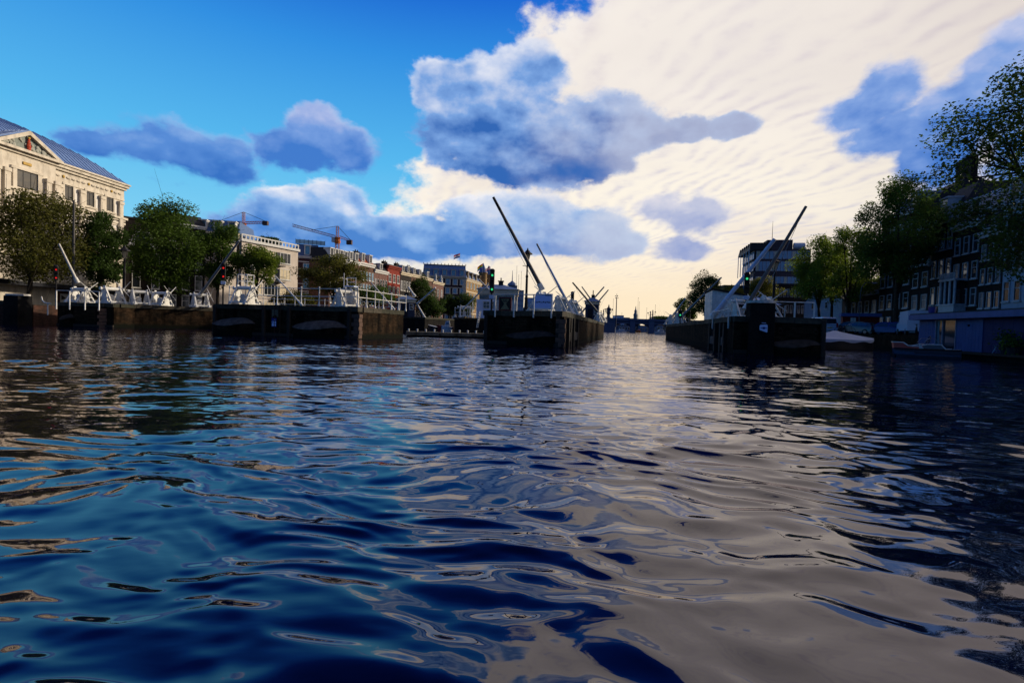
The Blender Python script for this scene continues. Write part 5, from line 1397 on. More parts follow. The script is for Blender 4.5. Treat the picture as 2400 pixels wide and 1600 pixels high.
# --- modern office
a = Vector((X(1762, 118), 118)); b = a + Vector((.9756, -.2195)) * 11.8
t, W = base('office_building', 'modern office block with a saw tooth roof edge and a brick penthouse', 'building', a, b, 1.4)
OFB = mat('office_brick', (.09, .06, .065), (.06, .042, .046), .7, 2.); OFG = mat('office_glass', (.20, .29, .42), (.13, .20, .31), .12, 1., spec=.8); OFF_ = mat('office_frame', (.55, .60, .70), None, .5)
Z = lambda py: zpx(1762, py, 118) - 1.4
MB().bb(0, W, 0, 13, 0, Z(640)).build('wall', OFB, t)
MB().bb(0.3, W, .3, 13, Z(640), Z(584)).build('upper_wall', OFB, t)
for z0, z1, nn in ((668, 648, 15), (634, 612, 15), (606, 588, 12)):
    for i in range(nn): window(t, .4 + (W - .6) * (i + .5) / nn, Z(z0), (W - .6) / nn * .86, Z(z1) - Z(z0), 1, 1, OFF_, OFG if i % 4 else BLIND, False, .10, y=.0 if z0 > 640 else .3)
sd_o = MB(); 
for z0, z1 in ((668, 648), (634, 612), (606, 588)):
    for i in range(6): window(t, -.02, Z(z0), 1.7, Z(z1) - Z(z0), 1, 1, OFF_, OFG, False, .08, y=1.2 + 2 * i, rz=R(-90))
for i in range(6):
    y0 = i * 2.15; MB().slabx([(y0 - .3, Z(586)), (y0 + 2.0, Z(586)), (y0 + 2.0, Z(584)), (y0 - .3, Z(569))], -1.1, 2.2 if i else W * .30).build('roof_tooth', DARKF, t)
for i in range(5): MB().tube((-1.1, .4 + i * 2.9, Z(640)), (-1.1, .4 + i * 2.9, Z(585)), .09, n=6).build('column', OFF_, t)
ph = MB().bb(W * .28, W * .74, 3, 11, Z(584), Z(557)).build('penthouse', OFB, t); MB().bb(W * .26, W * .30, 2.8, 11, Z(584), Z(561)).build('penthouse_fin', DARKF, t)
g = MB(); g.tube((W * .76, 3, Z(572)), (W * .95, 3, Z(572)), .75, n=12); g.bb(W * .76, W * .98, 3, 8, Z(584), Z(577)); g.build('air_plant', OFF_, t)
MB().tube((W * .37, 3.2, Z(557)), (W * .37, 3.2, Z(512)), .08, .03, 6).build('aerial', DARKF, t)
# building behind the far right trees
block('far_building', 'low brick building behind the hedge on the far right bank', 1695, 1738, 128, 671, OFB, 1.4, 12, 2, 5, GLASS)

# --- bridge
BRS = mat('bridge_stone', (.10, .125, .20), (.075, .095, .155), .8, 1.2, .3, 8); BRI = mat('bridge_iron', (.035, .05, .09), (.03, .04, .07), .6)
bc = Vector(UV(-30, 222)); t = thing('bridge', 'stone and iron bridge with arches closing the river view', 'bridge', (bc.x, bc.y, 0), ROT)
lx = lambda px: (lambda k: ((222 / (.2195 * k + .9756)) * k * .9756 - 222 / (.2195 * k + .9756) * .2195) + 30)((px - 1200) / F)
zt = zpx(1450, 746, 218); zd = zpx(1450, 757, 218)
MB().bb(-20, 110, 0, 12, zd, zt - .9).build('deck', BRI, t)
for y in (0, 11.7): MB().bb(-20, 110, y - .12, y + .2, zt - .9, zt).build('parapet', BRS, t)
g = MB(); g.bb(-20, 110, -.25, .0, zd - .1, zd + .35); g.build('girder_edge', BRS, t)
spans = [(1300, 1344), (1352, 1413), (1440, 1475), (1487, 1519), (1532, 1562), (1574, 1604), (1616, 1650)]
for i, (p_, q_) in enumerate(spans):
    x0, x1 = lx(p_), lx(q_)
    n = 10; arc = [(x0 + (x1 - x0) * k / n, zd - 1.5 * (1 - math.sin(math.pi * k / n)) - .02) for k in range(n + 1)]
    MB().slab([(x0, zd), *[(x, z) for x, z in arc], (x1, zd)][::-1] if False else arc + [(x1, zd - .01), (x0, zd - .01)], .3, 11.4).build('arch', BRI, t)
    if i < len(spans) - 1:
        g = MB(); g.bb(x1, lx(spans[i + 1][0]), -.6, 12.6, -1, zd - .02); g.bb(x1 - .15, lx(spans[i + 1][0]) + .15, -.8, 12.8, zt - .7, zt + .12); g.bb(x1, lx(spans[i + 1][0]), -.5, -.13, zd, zt - .7); g.build('bridge_pier', BRS, t)
def column_lamp(px, D, top, label, big):
    o = P(px, 746, D); h = P(px, top, D).z - o.z + .5
    t = thing('bridge_lamp', label, 'lamp', (o.x, o.y, o.z - .5), ROT, 'ornate lamps on the bridge')
    if big:
        MB().lathe([(1.5, 0), (1.2, h * .08), (.75, h * .2), (.7, h * .36), (1.1, h * .42), (.75, h * .48), (.72, h * .7), (.95, h * .74), (.4, h * .8), (.3, h * .88), (.08, h)], n=10).build('column', BRI, t, smooth=True)
        for a in range(0, 360, 60):
            e = Vector((1.5 * math.cos(R(a)), 1.5 * math.sin(R(a)), h * .62)); g = MB(); g.path([(0, 0, h * .46), (e.x * .8, e.y * .8, h * .5), e], .09); g.build('arm', BRI, t)
            MB().ball(e + Vector((0, 0, .3)), .34, 8, 6).build('globe', BRI, t, smooth=True)
    else:
        MB().lathe([(.5, 0), (.35, h * .15), (.22, h * .4), (.3, h * .55), (.2, h * .62), (.25, h * .85), (.1, h)], n=8).build('column', BRI, t, smooth=True)
        for s in (-1, 1): MB().path([(0, 0, h * .5), (s * .9, 0, h * .55), (s * 1.0, 0, h * .7)], .06).build('arm', BRI, t); MB().ball((s * 1., 0, h * .78), .3, 8, 6).build('globe', BRI, t, smooth=True)
column_lamp(1426, 220, 713, 'big ornate lamp column at the left end of the bridge', True)
column_lamp(1414, 216, 724, 'double globe lamp left of the big ornate lamp column', False)
column_lamp(1362, 219, 720, 'ornate lamp column peeping over the middle pier winch', False)
column_lamp(1351, 217, 712, 'ornate lamp column left of the far dark hut', True)
column_lamp(1524, 221, 729, 'shorter dark lamp column near the right end of the bridge', False)
column_lamp(1529.5, 218, 726, 'taller dark lamp column near the right end of the bridge', False)
o = P(1443.5, 748, 205); t = thing('street_lamp', 'tall dark mast lamp with a ring of lights in front of the bridge', 'street lamp', (o.x, o.y, o.z - 3), 0)
h_ = P(1443.5, 688, 205).z - o.z + 3; MB().tube((0, 0, 0), (0, 0, h_ * .86), .26, .16, 8).build('mast', BRI, t); g = MB(); g.tube((0, 0, h_ * .86), (0, 0, h_), .08); [g.ball((.5 * math.cos(a), .5 * math.sin(a), h_ * (.87 + .06 * (k % 2))), .22, 6, 4) for k, a in enumerate(np.linspace(0, 6.28, 7))]; g.build('light_ring', BRI, t)
# distant skyline past the bridge
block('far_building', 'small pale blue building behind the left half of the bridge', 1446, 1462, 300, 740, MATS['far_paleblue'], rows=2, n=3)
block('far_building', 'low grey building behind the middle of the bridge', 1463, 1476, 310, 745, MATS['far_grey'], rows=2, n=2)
o = P(1489, 752, 420); t = thing('church_spire', 'slender green church spire far behind the bridge', 'church tower', (o.x, o.y, o.z - 8), 0); h_ = P(1489, 717, 420).z - o.z + 8
MB().lathe([(4.2, 0), (4.2, h_ * .36), (2.2, h_ * .48), (1.6, h_ * .5), (1.6, h_ * .62), (2., h_ * .63), (1.2, h_ * .70), (1., h_ * .78), (1.3, h_ * .79), (.5, h_ * .86), (.12, h_)], n=8).build('tower', mat('spire_green', (.12, .16, .20), (.09, .13, .16), .6), t, smooth=False)
for px, top, lab in ((1436, 701, 'thin bare mast left of the tall mast lamp'), (1494, 698, 'tallest thin mast beside the church spire'), (1497, 708, 'second thin mast right of the church spire'), (1515, 722, 'thin mast with a small head near the bridge lamp columns'), (1535, 715, 'thin mast behind the right end of the bridge'), (1457, 733, 'short mast above the pale blue building')):
    o = P(px, 750, 320); t = thing('mast', lab, 'mast', (o.x, o.y, o.z - 4), 0); h_ = P(px, top, 320).z - o.z + 4
    MB().tube((0, 0, 0), (0, 0, h_), .14, .06, 5).build('shaft', DARKF, t); MB().ball((0, 0, h_), .2, 6, 4).build('head', DARKF, t)

# ------------------------------------------------------------------ trees
BARK = mat('bark', (.045, .035, .025), (.022, .018, .014), .9, 4., .5, 14)
def leafmat(name, a, b): return mat(name, a, b, .6, .9, spec=.15, transl=.48, detail=3.)
LG = leafmat('leaf_green', (.095, .165, .02), (.045, .082, .013)); LO = leafmat('leaf_olive', (.15, .15, .022), (.075, .08, .014)); LD = leafmat('leaf_dark', (.055, .10, .017), (.026, .052, .010)); LB = leafmat('leaf_brown', (.13, .125, .022), (.055, .065, .013)); LY = leafmat('leaf_yellowish', (.17, .24, .022), (.095, .14, .015))
def tree(label, px, D, top_py, crown_r, bot_py, leafm, n_leaf=7000, size=.24, gz=QZL, seed=1, lean=0., stretch=1., clumps=46, clump_r=.30, sparse=0., trunk_r=.22, name='tree', group='trees', cpx=None, forks=4, fill=.0):
    q = np.random.default_rng(seed); rn = random.Random(seed)
    x0 = X(px, D); t = thing(name, label, 'tree', (x0, D, gz), rn.uniform(0, 6.28) * 0, group)
    zt = P(px, top_py, D).z - gz; zb = max(.6, P(px, bot_py, D).z - gz)
    cx = (X(cpx, D) - x0) if cpx else lean
    cz, rz = (zt + zb) / 2, (zt - zb) / 2
    # clump centres: within the ellipsoid, more towards its skin, kept apart
    cs = []
    tries = 0
    while len(cs) < clumps and tries < 6000:
        tries += 1
        d = q.normal(size=3); d /= np.linalg.norm(d); r = q.uniform(.25, 1) ** .45
        p = d * r
        # narrower towards the top, uneven outline
        wob = 1 + .22 * math.sin(3 * math.atan2(p[1], p[0]) + seed) + .16 * math.sin(5 * p[2] + seed * 2)
        tp = 1 - .28 * max(0, p[2])
        c = np.array([cx + p[0] * crown_r * wob * tp, p[1] * crown_r * wob * tp, cz + p[2] * rz * .93])
        if all(np.linalg.norm((c - e) / np.array([crown_r, crown_r, rz])) > .95 / clumps ** .36 * .75 for e in cs): cs.append(c)
    cs = np.array(cs)
    # limbs
    g = MB(); top = Vector((cx * .8, 0, zb + (zt - zb) * .62)); hub = Vector((cx * .35, 0, max(zb * .85, zt * .22)))
    pts = [Vector((0, 0, -.1)), hub * .5 + Vector((rn.uniform(-.1, .1), 0, 0)), hub]
    rad0 = trunk_r; g.tube(pts[0], pts[1], rad0 * 1.25, rad0, 9); g.tube(pts[1], pts[2], rad0, rad0 * .86, 9)
    mains = []
    for k in range(forks):
        a = 2 * math.pi * (k + rn.random() * .6) / forks; m = Vector((cx * .7 + crown_r * .42 * math.cos(a), crown_r * .42 * math.sin(a), cz + rz * rn.uniform(-.1, .35)))
        mid = hub.lerp(m, .5) + Vector((rn.uniform(-.2, .2), rn.uniform(-.2, .2), .25)); g.tube(hub, mid, rad0 * .6, rad0 * .42, 7); g.tube(mid, m, rad0 * .42, rad0 * .26, 7); mains += [mid, m]
    g.tube(hub, top, rad0 * .7, rad0 * .3, 7); mains += [hub.lerp(top, .5), top]
    g.build('trunk', BARK, t, smooth=True)
    g = MB()
    for c in cs:
        c = Vector(c); m = min(mains, key=lambda e: (e - c).length + (0 if e.z < c.z else 1.5))
        mid = m.lerp(c, .55) + Vector((rn.uniform(-.25, .25), rn.uniform(-.25, .25), -.12)); g.tube(m, mid, rad0 * .20, rad0 * .13, 5, False); g.tube(mid, c, rad0 * .13, .018, 5, False)
        for j in range(3):
            e = c + Vector(q.normal(size=3)) * crown_r * clump_r * .8; g.tube(c.lerp(mid, .3), e, .022, .008, 4, False)
    g.build('branch', BARK, t, kind='stuff')
    # leaves: small folded faces round every clump
    per = max(20, n_leaf // len(cs)); V, Fc = [], []
    cr = clump_r * crown_r * np.array([1.15, 1.15, .85 * min(1.3, rz / crown_r)])
    for c in cs:
        n = int(per * q.uniform(.55, 1.45))
        o = q.normal(size=(n, 3)); o /= np.linalg.norm(o, axis=1)[:, None] + 1e-6
        o = o * (q.random((n, 1)) ** .42) * cr * q.uniform(.75, 1.2); V.append(c + o)
    if fill:
        n = int(n_leaf * fill); o = q.normal(size=(n, 3)); o /= np.linalg.norm(o, axis=1)[:, None]; o *= q.random((n, 1)) ** .4 * .8; V.append(np.array([cx, 0, cz]) + o * np.array([crown_r, crown_r, rz]))
    c = np.concatenate(V); n = len(c)
    u = q.normal(size=(n, 3)); u[:, 2] *= .5; u /= np.linalg.norm(u, axis=1)[:, None]
    v = q.normal(size=(n, 3)); v -= (v * u).sum(1)[:, None] * u; v /= np.linalg.norm(v, axis=1)[:, None]
    s = size * q.uniform(.6, 1.35, (n, 1)); w_ = np.cross(u, v) * s * .18
    co = np.stack([c - u * s * .5, c + v * s * .30 + w_, c + u * s * .55, c - v * s * .30 + w_], 1).reshape(-1, 3)
    me = bpy.data.meshes.new('crown')
    me.vertices.add(n * 4); me.vertices.foreach_set('co', co.astype(np.float32).ravel())
    me.loops.add(n * 4); me.loops.foreach_set('vertex_index', np.arange(n * 4, dtype=np.int32))
    me.polygons.add(n); me.polygons.foreach_set('loop_start', np.arange(0, n * 4, 4, dtype=np.int32)); me.polygons.foreach_set('loop_total', np.full(n, 4, np.int32))
    me.update(calc_edges=True); me.materials.append(leafm)
    o = bpy.data.objects.new('crown', me); COL.objects.link(o); o.parent = t; o['kind'] = 'stuff'
    return t
gl, grr = 'trees on the left bank', 'trees on the right bank'
tree('loose brown green tree in front of the theatre', 66, 53, 438, 5.4, 690, LB, 16275, 0.245, seed=11, clumps=48, clump_r=.28, fill=.25, group=gl, cpx=82)
tree('slender dense dark tree beside the right end of the theatre', 237, 57, 487, 2.0, 690, LD, 13950, 0.215, seed=12, clumps=46, clump_r=.36, group=gl, fill=.25)
tree('broad tall green tree before the dark canal houses', 392, 67, 464, 4.9, 695, LG, 20150, 0.264, seed=13, clumps=60, clump_r=.28, group=gl, cpx=385, fill=.2)
tree('green tree with a thin top left of the long grey pole', 508, 71, 512, 2.9, 680, LG, 12400, 0.255, seed=14, clumps=44, clump_r=.30, group=gl, cpx=512, fill=.15)
tree('small green tree in front of the pale apartment block', 600, 73, 578, 2.8, 668, LY, 9300, 0.245, seed=15, clumps=36, clump_r=.30, group=gl, cpx=604, fill=.1)
tree('round olive tree in front of the plum brick hotel', 777, 87, 592, 4.8, 698, LO, 13950, 0.264, seed=16, clumps=50, clump_r=.28, group=gl, cpx=784, fill=.12)
tree('low bushy tree behind the middle of the white railing', 690, 82, 676, 2.8, 720, LO, 5425, 0.245, seed=17, clumps=24, clump_r=.36, group=gl, trunk_r=.12)
tree('low green tree behind the receding railing', 882, 96, 668, 4.0, 722, LG, 6975, 0.275, seed=18, clumps=30, clump_r=.36, group=gl, trunk_r=.14)
tree('slim dark tree at the end of the house row', 988, 132, 642, 3.0, 735, LD, 7750, 0.314, seed=19, clumps=34, clump_r=.34, group=gl, fill=.2)
tree('broad dark bush between the blue hut and the grand hotel', 1016, 135, 688, 3.6, 744, LD, 6200, 0.333, seed=20, clumps=26, clump_r=.36, group=gl, fill=.2)
tree('small dark tree left of the grand hotel doors', 1052, 150, 690, 2.9, 742, LD, 5425, 0.333, seed=21, clumps=24, clump_r=.36, group=gl, fill=.2)
tree('rounded dark tree in front of the grand hotel corner', 1088, 152, 686, 3.3, 744, LD, 6975, 0.333, seed=22, clumps=28, clump_r=.36, group=gl, fill=.3)
tree('dark roof garden tree showing above the apartment block', 628, 112, 553, 2.6, 578, LD, 3875, 0.294, gz=13.5, seed=23, clumps=18, clump_r=.4, trunk_r=.1, group=gl, fill=.3)
tree('large overhanging tree filling the right edge of the view', 2520, 31, 40, 8.4, 690, LD, 40000, 0.21, gz=QZR, seed=31, clumps=110, clump_r=.19, group=grr, trunk_r=.38, forks=6, cpx=2580, fill=.14)
tree('tall airy tree rising over the dark corner house', 2102, 59, 404, 4.6, 690, LG, 23250, 0.226, gz=QZR, seed=32, clumps=64, clump_r=.24, group=grr, cpx=2092, trunk_r=.26, fill=.12)
tree('green tree leaning over the red cabin', 1984, 73, 522, 4.1, 715, LY, 15500, 0.255, gz=QZR, seed=33, clumps=52, clump_r=.27, group=grr, cpx=1990, trunk_r=.24, fill=.1)
tree('green tree before the office block behind the right pier', 1923, 80, 540, 3.9, 715, LY, 15500, 0.255, gz=QZR, seed=34, clumps=48, clump_r=.29, group=grr, cpx=1908, fill=.15)
tree('second green tree close left of the tree by the red cabin', 1950, 83, 578, 3.2, 705, LY, 12400, 0.264, gz=QZR, seed=39, clumps=40, clump_r=.30, group=grr, cpx=1945, fill=.15)
tree('low yellowish tree behind the glazed canopy', 1782, 98, 648, 3.1, 722, LO, 7750, 0.294, gz=QZR, seed=35, clumps=28, clump_r=.36, group=grr, fill=.2)
tree('rounded dark tree by the water at the far right bank', 1652, 122, 634, 4.3, 752, LD, 13950, 0.294, gz=QZR, seed=36, clumps=50, clump_r=.28, group=grr, fill=.2)
tree('smaller pale tree left of the rounded dark tree', 1610, 140, 690, 3.4, 752, LG, 6975, 0.333, gz=QZR, seed=37, clumps=28, clump_r=.34, group=grr)
tree('wide low hedge like tree behind the white shed', 1705, 112, 668, 4.2, 735, LO, 8525, 0.314, gz=QZR, seed=38, clumps=34, clump_r=.34, group=grr, fill=.2)
tree('far low tree behind the right end of the bridge', 1560, 330, 741, 9., 752, LD, 3875, 0.784, gz=1.4, seed=40, clumps=20, clump_r=.4, group=grr, fill=.2)

# ------------------------------------------------------------------ vehicles, boats and small things
TYRE = mat('tyre', (.012, .012, .012), None, .8); RIM = mat('rim', (.25, .26, .28), None, .35, metal=.6); CARG = mat('car_glass', (.012, .018, .028), None, .06, spec=.9)
TAIL = mat('tail_lamp', (.35, .015, .012), None, .25); HEADL = mat('head_lamp', (.6, .62, .6), None, .15); PLATE = mat('number_plate', (.75, .45, .03), None, .5)
def car(label, loc, rz, m, L=4.2, W=1.75, H=1.5, kind='hatch', rail=False):
    """local x runs from tail (0) to nose (L)"""
    t = thing('parked_car' if kind != 'van' else 'van', label, 'car' if kind != 'van' else 'van', loc, rz, 'cars parked on the right quay')
    if kind == 'van':
        body = [(.05, .42), (.0, .9), (.03, 1.15), (.10, H - .1), (.3, H), (L * .72, H), (L * .80, H - .14), (L * .92, 1.12), (L - .05, .98), (L, .55), (L - .05, .35), (.1, .35)]
        belt, gx0, gx1, gtop = 1.15, .12, L * .82, H - .16
    else:
        body = [(.04, .45), (0, .72), (.06, .98), (.30, H - .1), (.62, H), (L * .55, H), (L * .62, H - .06), (L * .76, .98), (L * .95, .84), (L, .62), (L - .04, .36), (.12, .32)]
        belt, gx0, gx1, gtop = .96, .22, L * .73, H - .09
    n = len(body); rings = []
    for yy, ins in ((-W / 2, 0), (-W / 2 + .04, -1), (W / 2 - .04, -1), (W / 2, 0)):
        pass
    g = MB(); rings = []
    for s, k in ((-1, .0), (-1, 1.), (1, 1.), (1, .0)):
        ring = []
        for x, z in body:
            tum = .16 * max(0, (z - belt) / (H - belt)) if z > belt else 0.
            y = s * (W / 2 - tum - (.0 if k else .0)); sh = 1 if k else .985
            ring.append((L / 2 + (x - L / 2) * (1 if k == 1 else .97), y - s * (.07 if k else -.0), z if k else .35 + (z - .35) * .94))
        rings.append(ring)
    g.loft(rings, closed=True); g.build('body', m, t, smooth=True)
    for s in (-1, 1):
        def gy(z): return s * (W / 2 - .16 * max(0, (z - belt) / (H - belt)) + .004)
        for a, b in ((gx0 + .25, L * .40), (L * .42, gx1 - .12)):
            sl = .25 if a < L * .3 else .05
            e = .10 if b < L * .5 else .45
            vs = [(a, gy(belt + .03), belt + .03), (b, gy(belt + .03), belt + .03), (b - e, gy(gtop), gtop), (a + sl, gy(gtop), gtop)]
            MB().add(vs, [(0, 1, 2, 3)]).build('side_window', CARG, t)
        for x in (L * .19, L * .80):
            w = MB().tube((x, s * (W / 2 - .17), .31), (x, s * (W / 2 + .01), .31), .31, n=16).build('wheel', TYRE, t)
            MB().tube((x, s * (W / 2 + .01), .31), (x, s * (W / 2 + .02), .31), .19, n=12).build('rim', RIM, w)
        MB().bb(-.005, .10, s * (W / 2 - .26), s * (W / 2 - .05), .78, belt + (.15 if kind == 'van' else -.04)).build('tail_light', TAIL, t)
        MB().bb(L - .18, L - .005, s * (W / 2 - .42), s * (W / 2 - .10), .62, .78).build('headlight', HEADL, t)
        MB().ball((gx1 - .1, s * (W / 2 + .10), belt + .08), .09, 7, 5, (.7, 1.1, .8)).build('mirror', m, t)
    # rear window leans with the tail, windscreen with the nose
    xb0, xb1 = (.03, .10) if kind == 'van' else (.08, .29)
    wr = W / 2 - .18
    MB().add([(xb0 - .012, -wr, belt + .08), (xb0 - .012, wr, belt + .08), (xb1 - .012, wr - .1, gtop - .02), (xb1 - .012, -wr + .1, gtop - .02)], [(0, 1, 2, 3)]).build('rear_window', CARG, t)
    f0, f1 = ((L * .915, 1.16), (L * .81, H - .17)) if kind == 'van' else ((L * .755, 1.0), (L * .63, H - .08))
    MB().add([(f0[0] + .012, -wr, f0[1]), (f0[0] + .012, wr, f0[1]), (f1[0] + .012, wr - .1, f1[1]), (f1[0] + .012, -wr + .1, f1[1])], [(0, 1, 2, 3)]).build('windscreen', CARG, t)
    MB().bb(-.015, .02, -.27, .27, .66, .78).build('number_plate', PLATE, t)
    MB().bb(-.07, .12, -W / 2 + .06, W / 2 - .06, .40, .58).build('bumper', m if kind == 'van' else BLACK, t, bevel=.03)
    if rail:
        for s in (-1, 1): MB().beam((.7, s * (W / 2 - .25), H + .04), (L * .55, s * (W / 2 - .25), H + .04), .04).build('roof_rail', RIM, t)
    if kind == 'van':
        MB().beam((-.01, -W / 2 + .15, 1.02), (-.01, W / 2 - .15, 1.02), .03).build('tailgate_crease', BLACK, t); MB().beam((-.03, -.05, 1.24), (-.03, .32, 1.16), .025).build('wiper', BLACK, t)
    return t
CW = mat('car_white', (.50, .56, .68), (.48, .54, .66), .25, spec=.6); CK = mat('car_black', (.018, .018, .022), None, .2, spec=.7); CB = mat('car_blue', (.015, .03, .22), None, .22, spec=.7); CGY = mat('car_grey', (.09, .10, .12), None, .25, spec=.6)
FACE = ROT + R(90)                     # nose away from the boat
def q_at(px, D): return (X(px, D), D, QZR)
car('white van seen from behind with a yellow number plate beside the covered boat', q_at(1946, 62), FACE + R(4), CW, 4.6, 1.95, 1.98, 'van')
car('dark estate car with roof rails in front of the red cabin', q_at(2040, 64), FACE + R(60), CK, 4.5, 1.8, 1.55, rail=True)
car('grey small car partly hidden left of the blue car', q_at(2054, 59.5), FACE + R(40), CGY, 3.9, 1.7, 1.42)
car('dark blue car parked along the quay edge', (*Vector(q_at(2130, 58)[:2]), QZR), math.atan2(5.5, -3.3) + R(18), CB, 4.3, 1.78, 1.50)
car('dark car behind the blue car', q_at(2082, 65), FACE + R(55), CK, 4.2, 1.75, 1.48)
# white box lorry
t = thing('lorry', 'white box van with a tall rounded body beside the houseboat', 'lorry', q_at(2144, 54), ROT + R(90) - R(15))
MB().loft([[(x, -1. + (0.05 if z > 2.2 else 0), z) if i < 4 else (x, 1. - (0.05 if z > 2.2 else 0), z) for i, z in enumerate((.5, 1.2, 2.3, 2.55, 2.55, 2.3, 1.2, .5))] for x in (-2.2, -2.1, 1.9, 2.0)], closed=True).build('box_body', CW, t)
MB().loft([[(x, -.92, .45), (x, -.92, h), (x, .92, h), (x, .92, .45)] for x, h in ((2.02, 2.3), (2.6, 2.2), (3.1, 1.35), (3.6, 1.2), (3.7, .8))], closed=True).build('cab', CW, t)
for x in (-1.3, 2.7):
    for s in (-1, 1):
        wv_ = MB().tube((x, s * .78, .36), (x, s * 1.0, .36), .36, n=14).build('wheel', TYRE, t); MB().tube((x, s * 1.0, .36), (x, s * 1.01, .36), .2, n=10).build('rim', RIM, wv_)
MB().add([(2.62, -.8, 2.12), (2.62, .8, 2.12), (3.11, .8, 1.4), (3.11, -.8, 1.4)], [(0, 1, 2, 3)]).build('windscreen', CARG, t)
for s in (-1, 1): MB().bb(2.1, 2.65, s * .925, s * .93, 1.35, 2.05).build('side_window', CARG, t); MB().bb(2.75, 2.9, s * .95, s * 1.15, 1.5, 1.9).build('mirror', BLACK, t)
# red cabin with a blue roof
a, b = Vector((X(1973, 68), 68)), Vector((X(2064, 66), 66))
t, W = base('cabin', 'red site cabin with a flat blue roof behind the parked cars', 'cabin', a, b, QZR)
REDW = mat('cabin_red', (.17, .014, .012), (.13, .012, .01), .6, 3.); CBL = mat('cabin_blue', (.06, .11, .30), (.05, .09, .25), .5)
MB().bb(.1, W - .1, 0, 2.6, 0, 2.35).build('wall', REDW, t)
for i in range(24): MB().bb(.1 + (W - .2) * i / 24, .1 + (W - .2) * (i + .86) / 24, -.035, 0, .05, 2.3).build('plank', REDW, t)
MB().bb(-.1, W + .1, -.3, 2.9, 2.36, 2.78).build('roof', CBL, t)
for x in (.98, 1.36): MB().bb(x, x + .2, -.06, -.036, .5, 2.2).build('white_strip', FRAMEW, t)
MB().bb(1.20, 1.34, -.06, -.036, .5, 2.2).build('window_slit', GLASSB, t)
# bicycles along the quay
def bicycle():
    t = thing('bicycle', '-', 'bicycle'); 
    for x in (0, 1.05):
        g = MB(); n = 18; g.path([(x + .33 * math.cos(2 * math.pi * k / n), 0, .34 + .33 * math.sin(2 * math.pi * k / n)) for k in range(n + 1)], .018, 5)
        for k in range(6): g.tube((x, 0, .34), (x + .32 * math.cos(k * 1.047), 0, .34 + .32 * math.sin(k * 1.047)), .005, n=3)
        g.build('wheel', TYRE, t)
    g = MB(); g.path([(0, 0, .34), (.42, 0, .36), (.30, 0, .82), (0, 0, .34)], .016); g.path([(.42, 0, .36), (.90, 0, .82), (.30, 0, .80)], .018); g.path([(1.05, 0, .34), (.90, 0, .82), (.86, 0, .98)], .018); g.build('frame', BLACK, t)
    g = MB(); g.path([(.86, 0, .98), (.80, -.25, 1.0)], .014); g.path([(.86, 0, .98), (.80, .25, 1.0)], .014); g.build('handlebar', RIM, t)
    MB().ball((.27, 0, .9), .1, 8, 5, (1.3, .7, .5)).build('saddle', TYRE, t)
    return t
bk = bicycle()
for i, (px, D, a, lab) in enumerate(((1962, 58, 20, 'bicycle nearest the white van'), (1969, 58.4, 40, 'second bicycle from the white van'), (1977, 57.6, 10, 'bicycle leaning before the left end of the red cabin'), (2148, 44, 60, 'bicycle beside the left end of the houseboat'))):
    if i == 0: bk.location = q_at(px, D); bk.rotation_euler = (R(8), 0, ROT + R(a)); bk['label'] = lab; bk['group'] = 'bicycles on the quay'
    else: dup(bk, q_at(px, D), ROT + R(a), lab, 'bicycles on the quay')
# curved street lamp
o = q_at(2014, 66); t = thing('street_lamp', 'thin street lamp with a curved arm beside the leaning green tree', 'street lamp', o, ROT); hz = P(2014, 662, 66).z - QZR
g = MB(); g.tube((0, 0, 0), (0, 0, hz * .8), .07, .05, 8); g.path([(0, 0, hz * .8), (.15, 0, hz * .92), (.5, 0, hz), (1.4, 0, hz * 1.0)], .045, 7); g.build('post', mat('lamp_grey', (.06, .08, .11), None, .5), t); MB().ball((1.6, 0, hz * .99), .22, 8, 5, (1.6, .8, .45)).build('lamp_head', mat('lamp_head', (.16, .22, .30), None, .4), t)

# --- houseboat
HBW = mat('houseboat_grey', (.050, .090, .235), (.042, .076, .20), .7, 1.5, stain=.15); HBD = mat('houseboat_navy', (.014, .022, .085), (.012, .018, .07), .7, 2.); HBR = mat('houseboat_fascia', (.075, .12, .27), (.06, .095, .22), .6, 2., stain=.2)
u0 = 20.25; v0, v1 = 18.0, 42.0
o = UV(u0, v1); t = thing('houseboat', 'grey blue flat roofed houseboat moored at the right edge', 'houseboat', (*o, 0), ROT - R(90))   # local x runs towards the camera, local y into the boat
L_ = v1 - v0
MB().bb(-.4, L_, -.55, 4.3, -.5, .42).build('pontoon', PIERD, t, bevel=.03)
MB().bb(-.4, L_, -.75, -.551, .28, .40).build('rubbing_strake', DARKW, t)
def hv(px): # local x of pixel column on the wall plane
    k = (px - 1200) / F; y = u0 / (.9756 * k - .2195); v = k * y * .2195 + y * .9756; return v1 - v
zt = 2.42
xs = [0, hv(2191), hv(2239), hv(2301)]
def panels(x0, x1, m, n, y=0.):
    for i in range(n): MB().bb(x0 + (x1 - x0) * i / n + .006, x0 + (x1 - x0) * (i + 1) / n - .006, y, y + .06, .42, zt).build('panel', m, t)
MB().bb(0, L_, .065, 4.1, .42, zt).build('wall', HBD, t)
panels(0, xs[1], HBW, 7); panels(xs[2], xs[3], HBW, 8); panels(xs[3], L_, HBD, 22, .03)
g = MB(); a, b = xs[1], xs[2]; g.bb(a, a + .07, -.03, .05, .45, zt); g.bb(b - .07, b, -.03, .05, .45, zt); g.bb(a + .07, b - .07, -.03, .05, zt - .09, zt); m_ = a + (b - a) * .34; g.bb(m_, m_ + .10, -.04, .05, .45, zt - .09); g.bb(a + .07, b - .07, -.03, .05, .42, .50)
fr_ = g.build('sliding_door', mat('door_frame', (.16, .20, .28), None, .5), t)
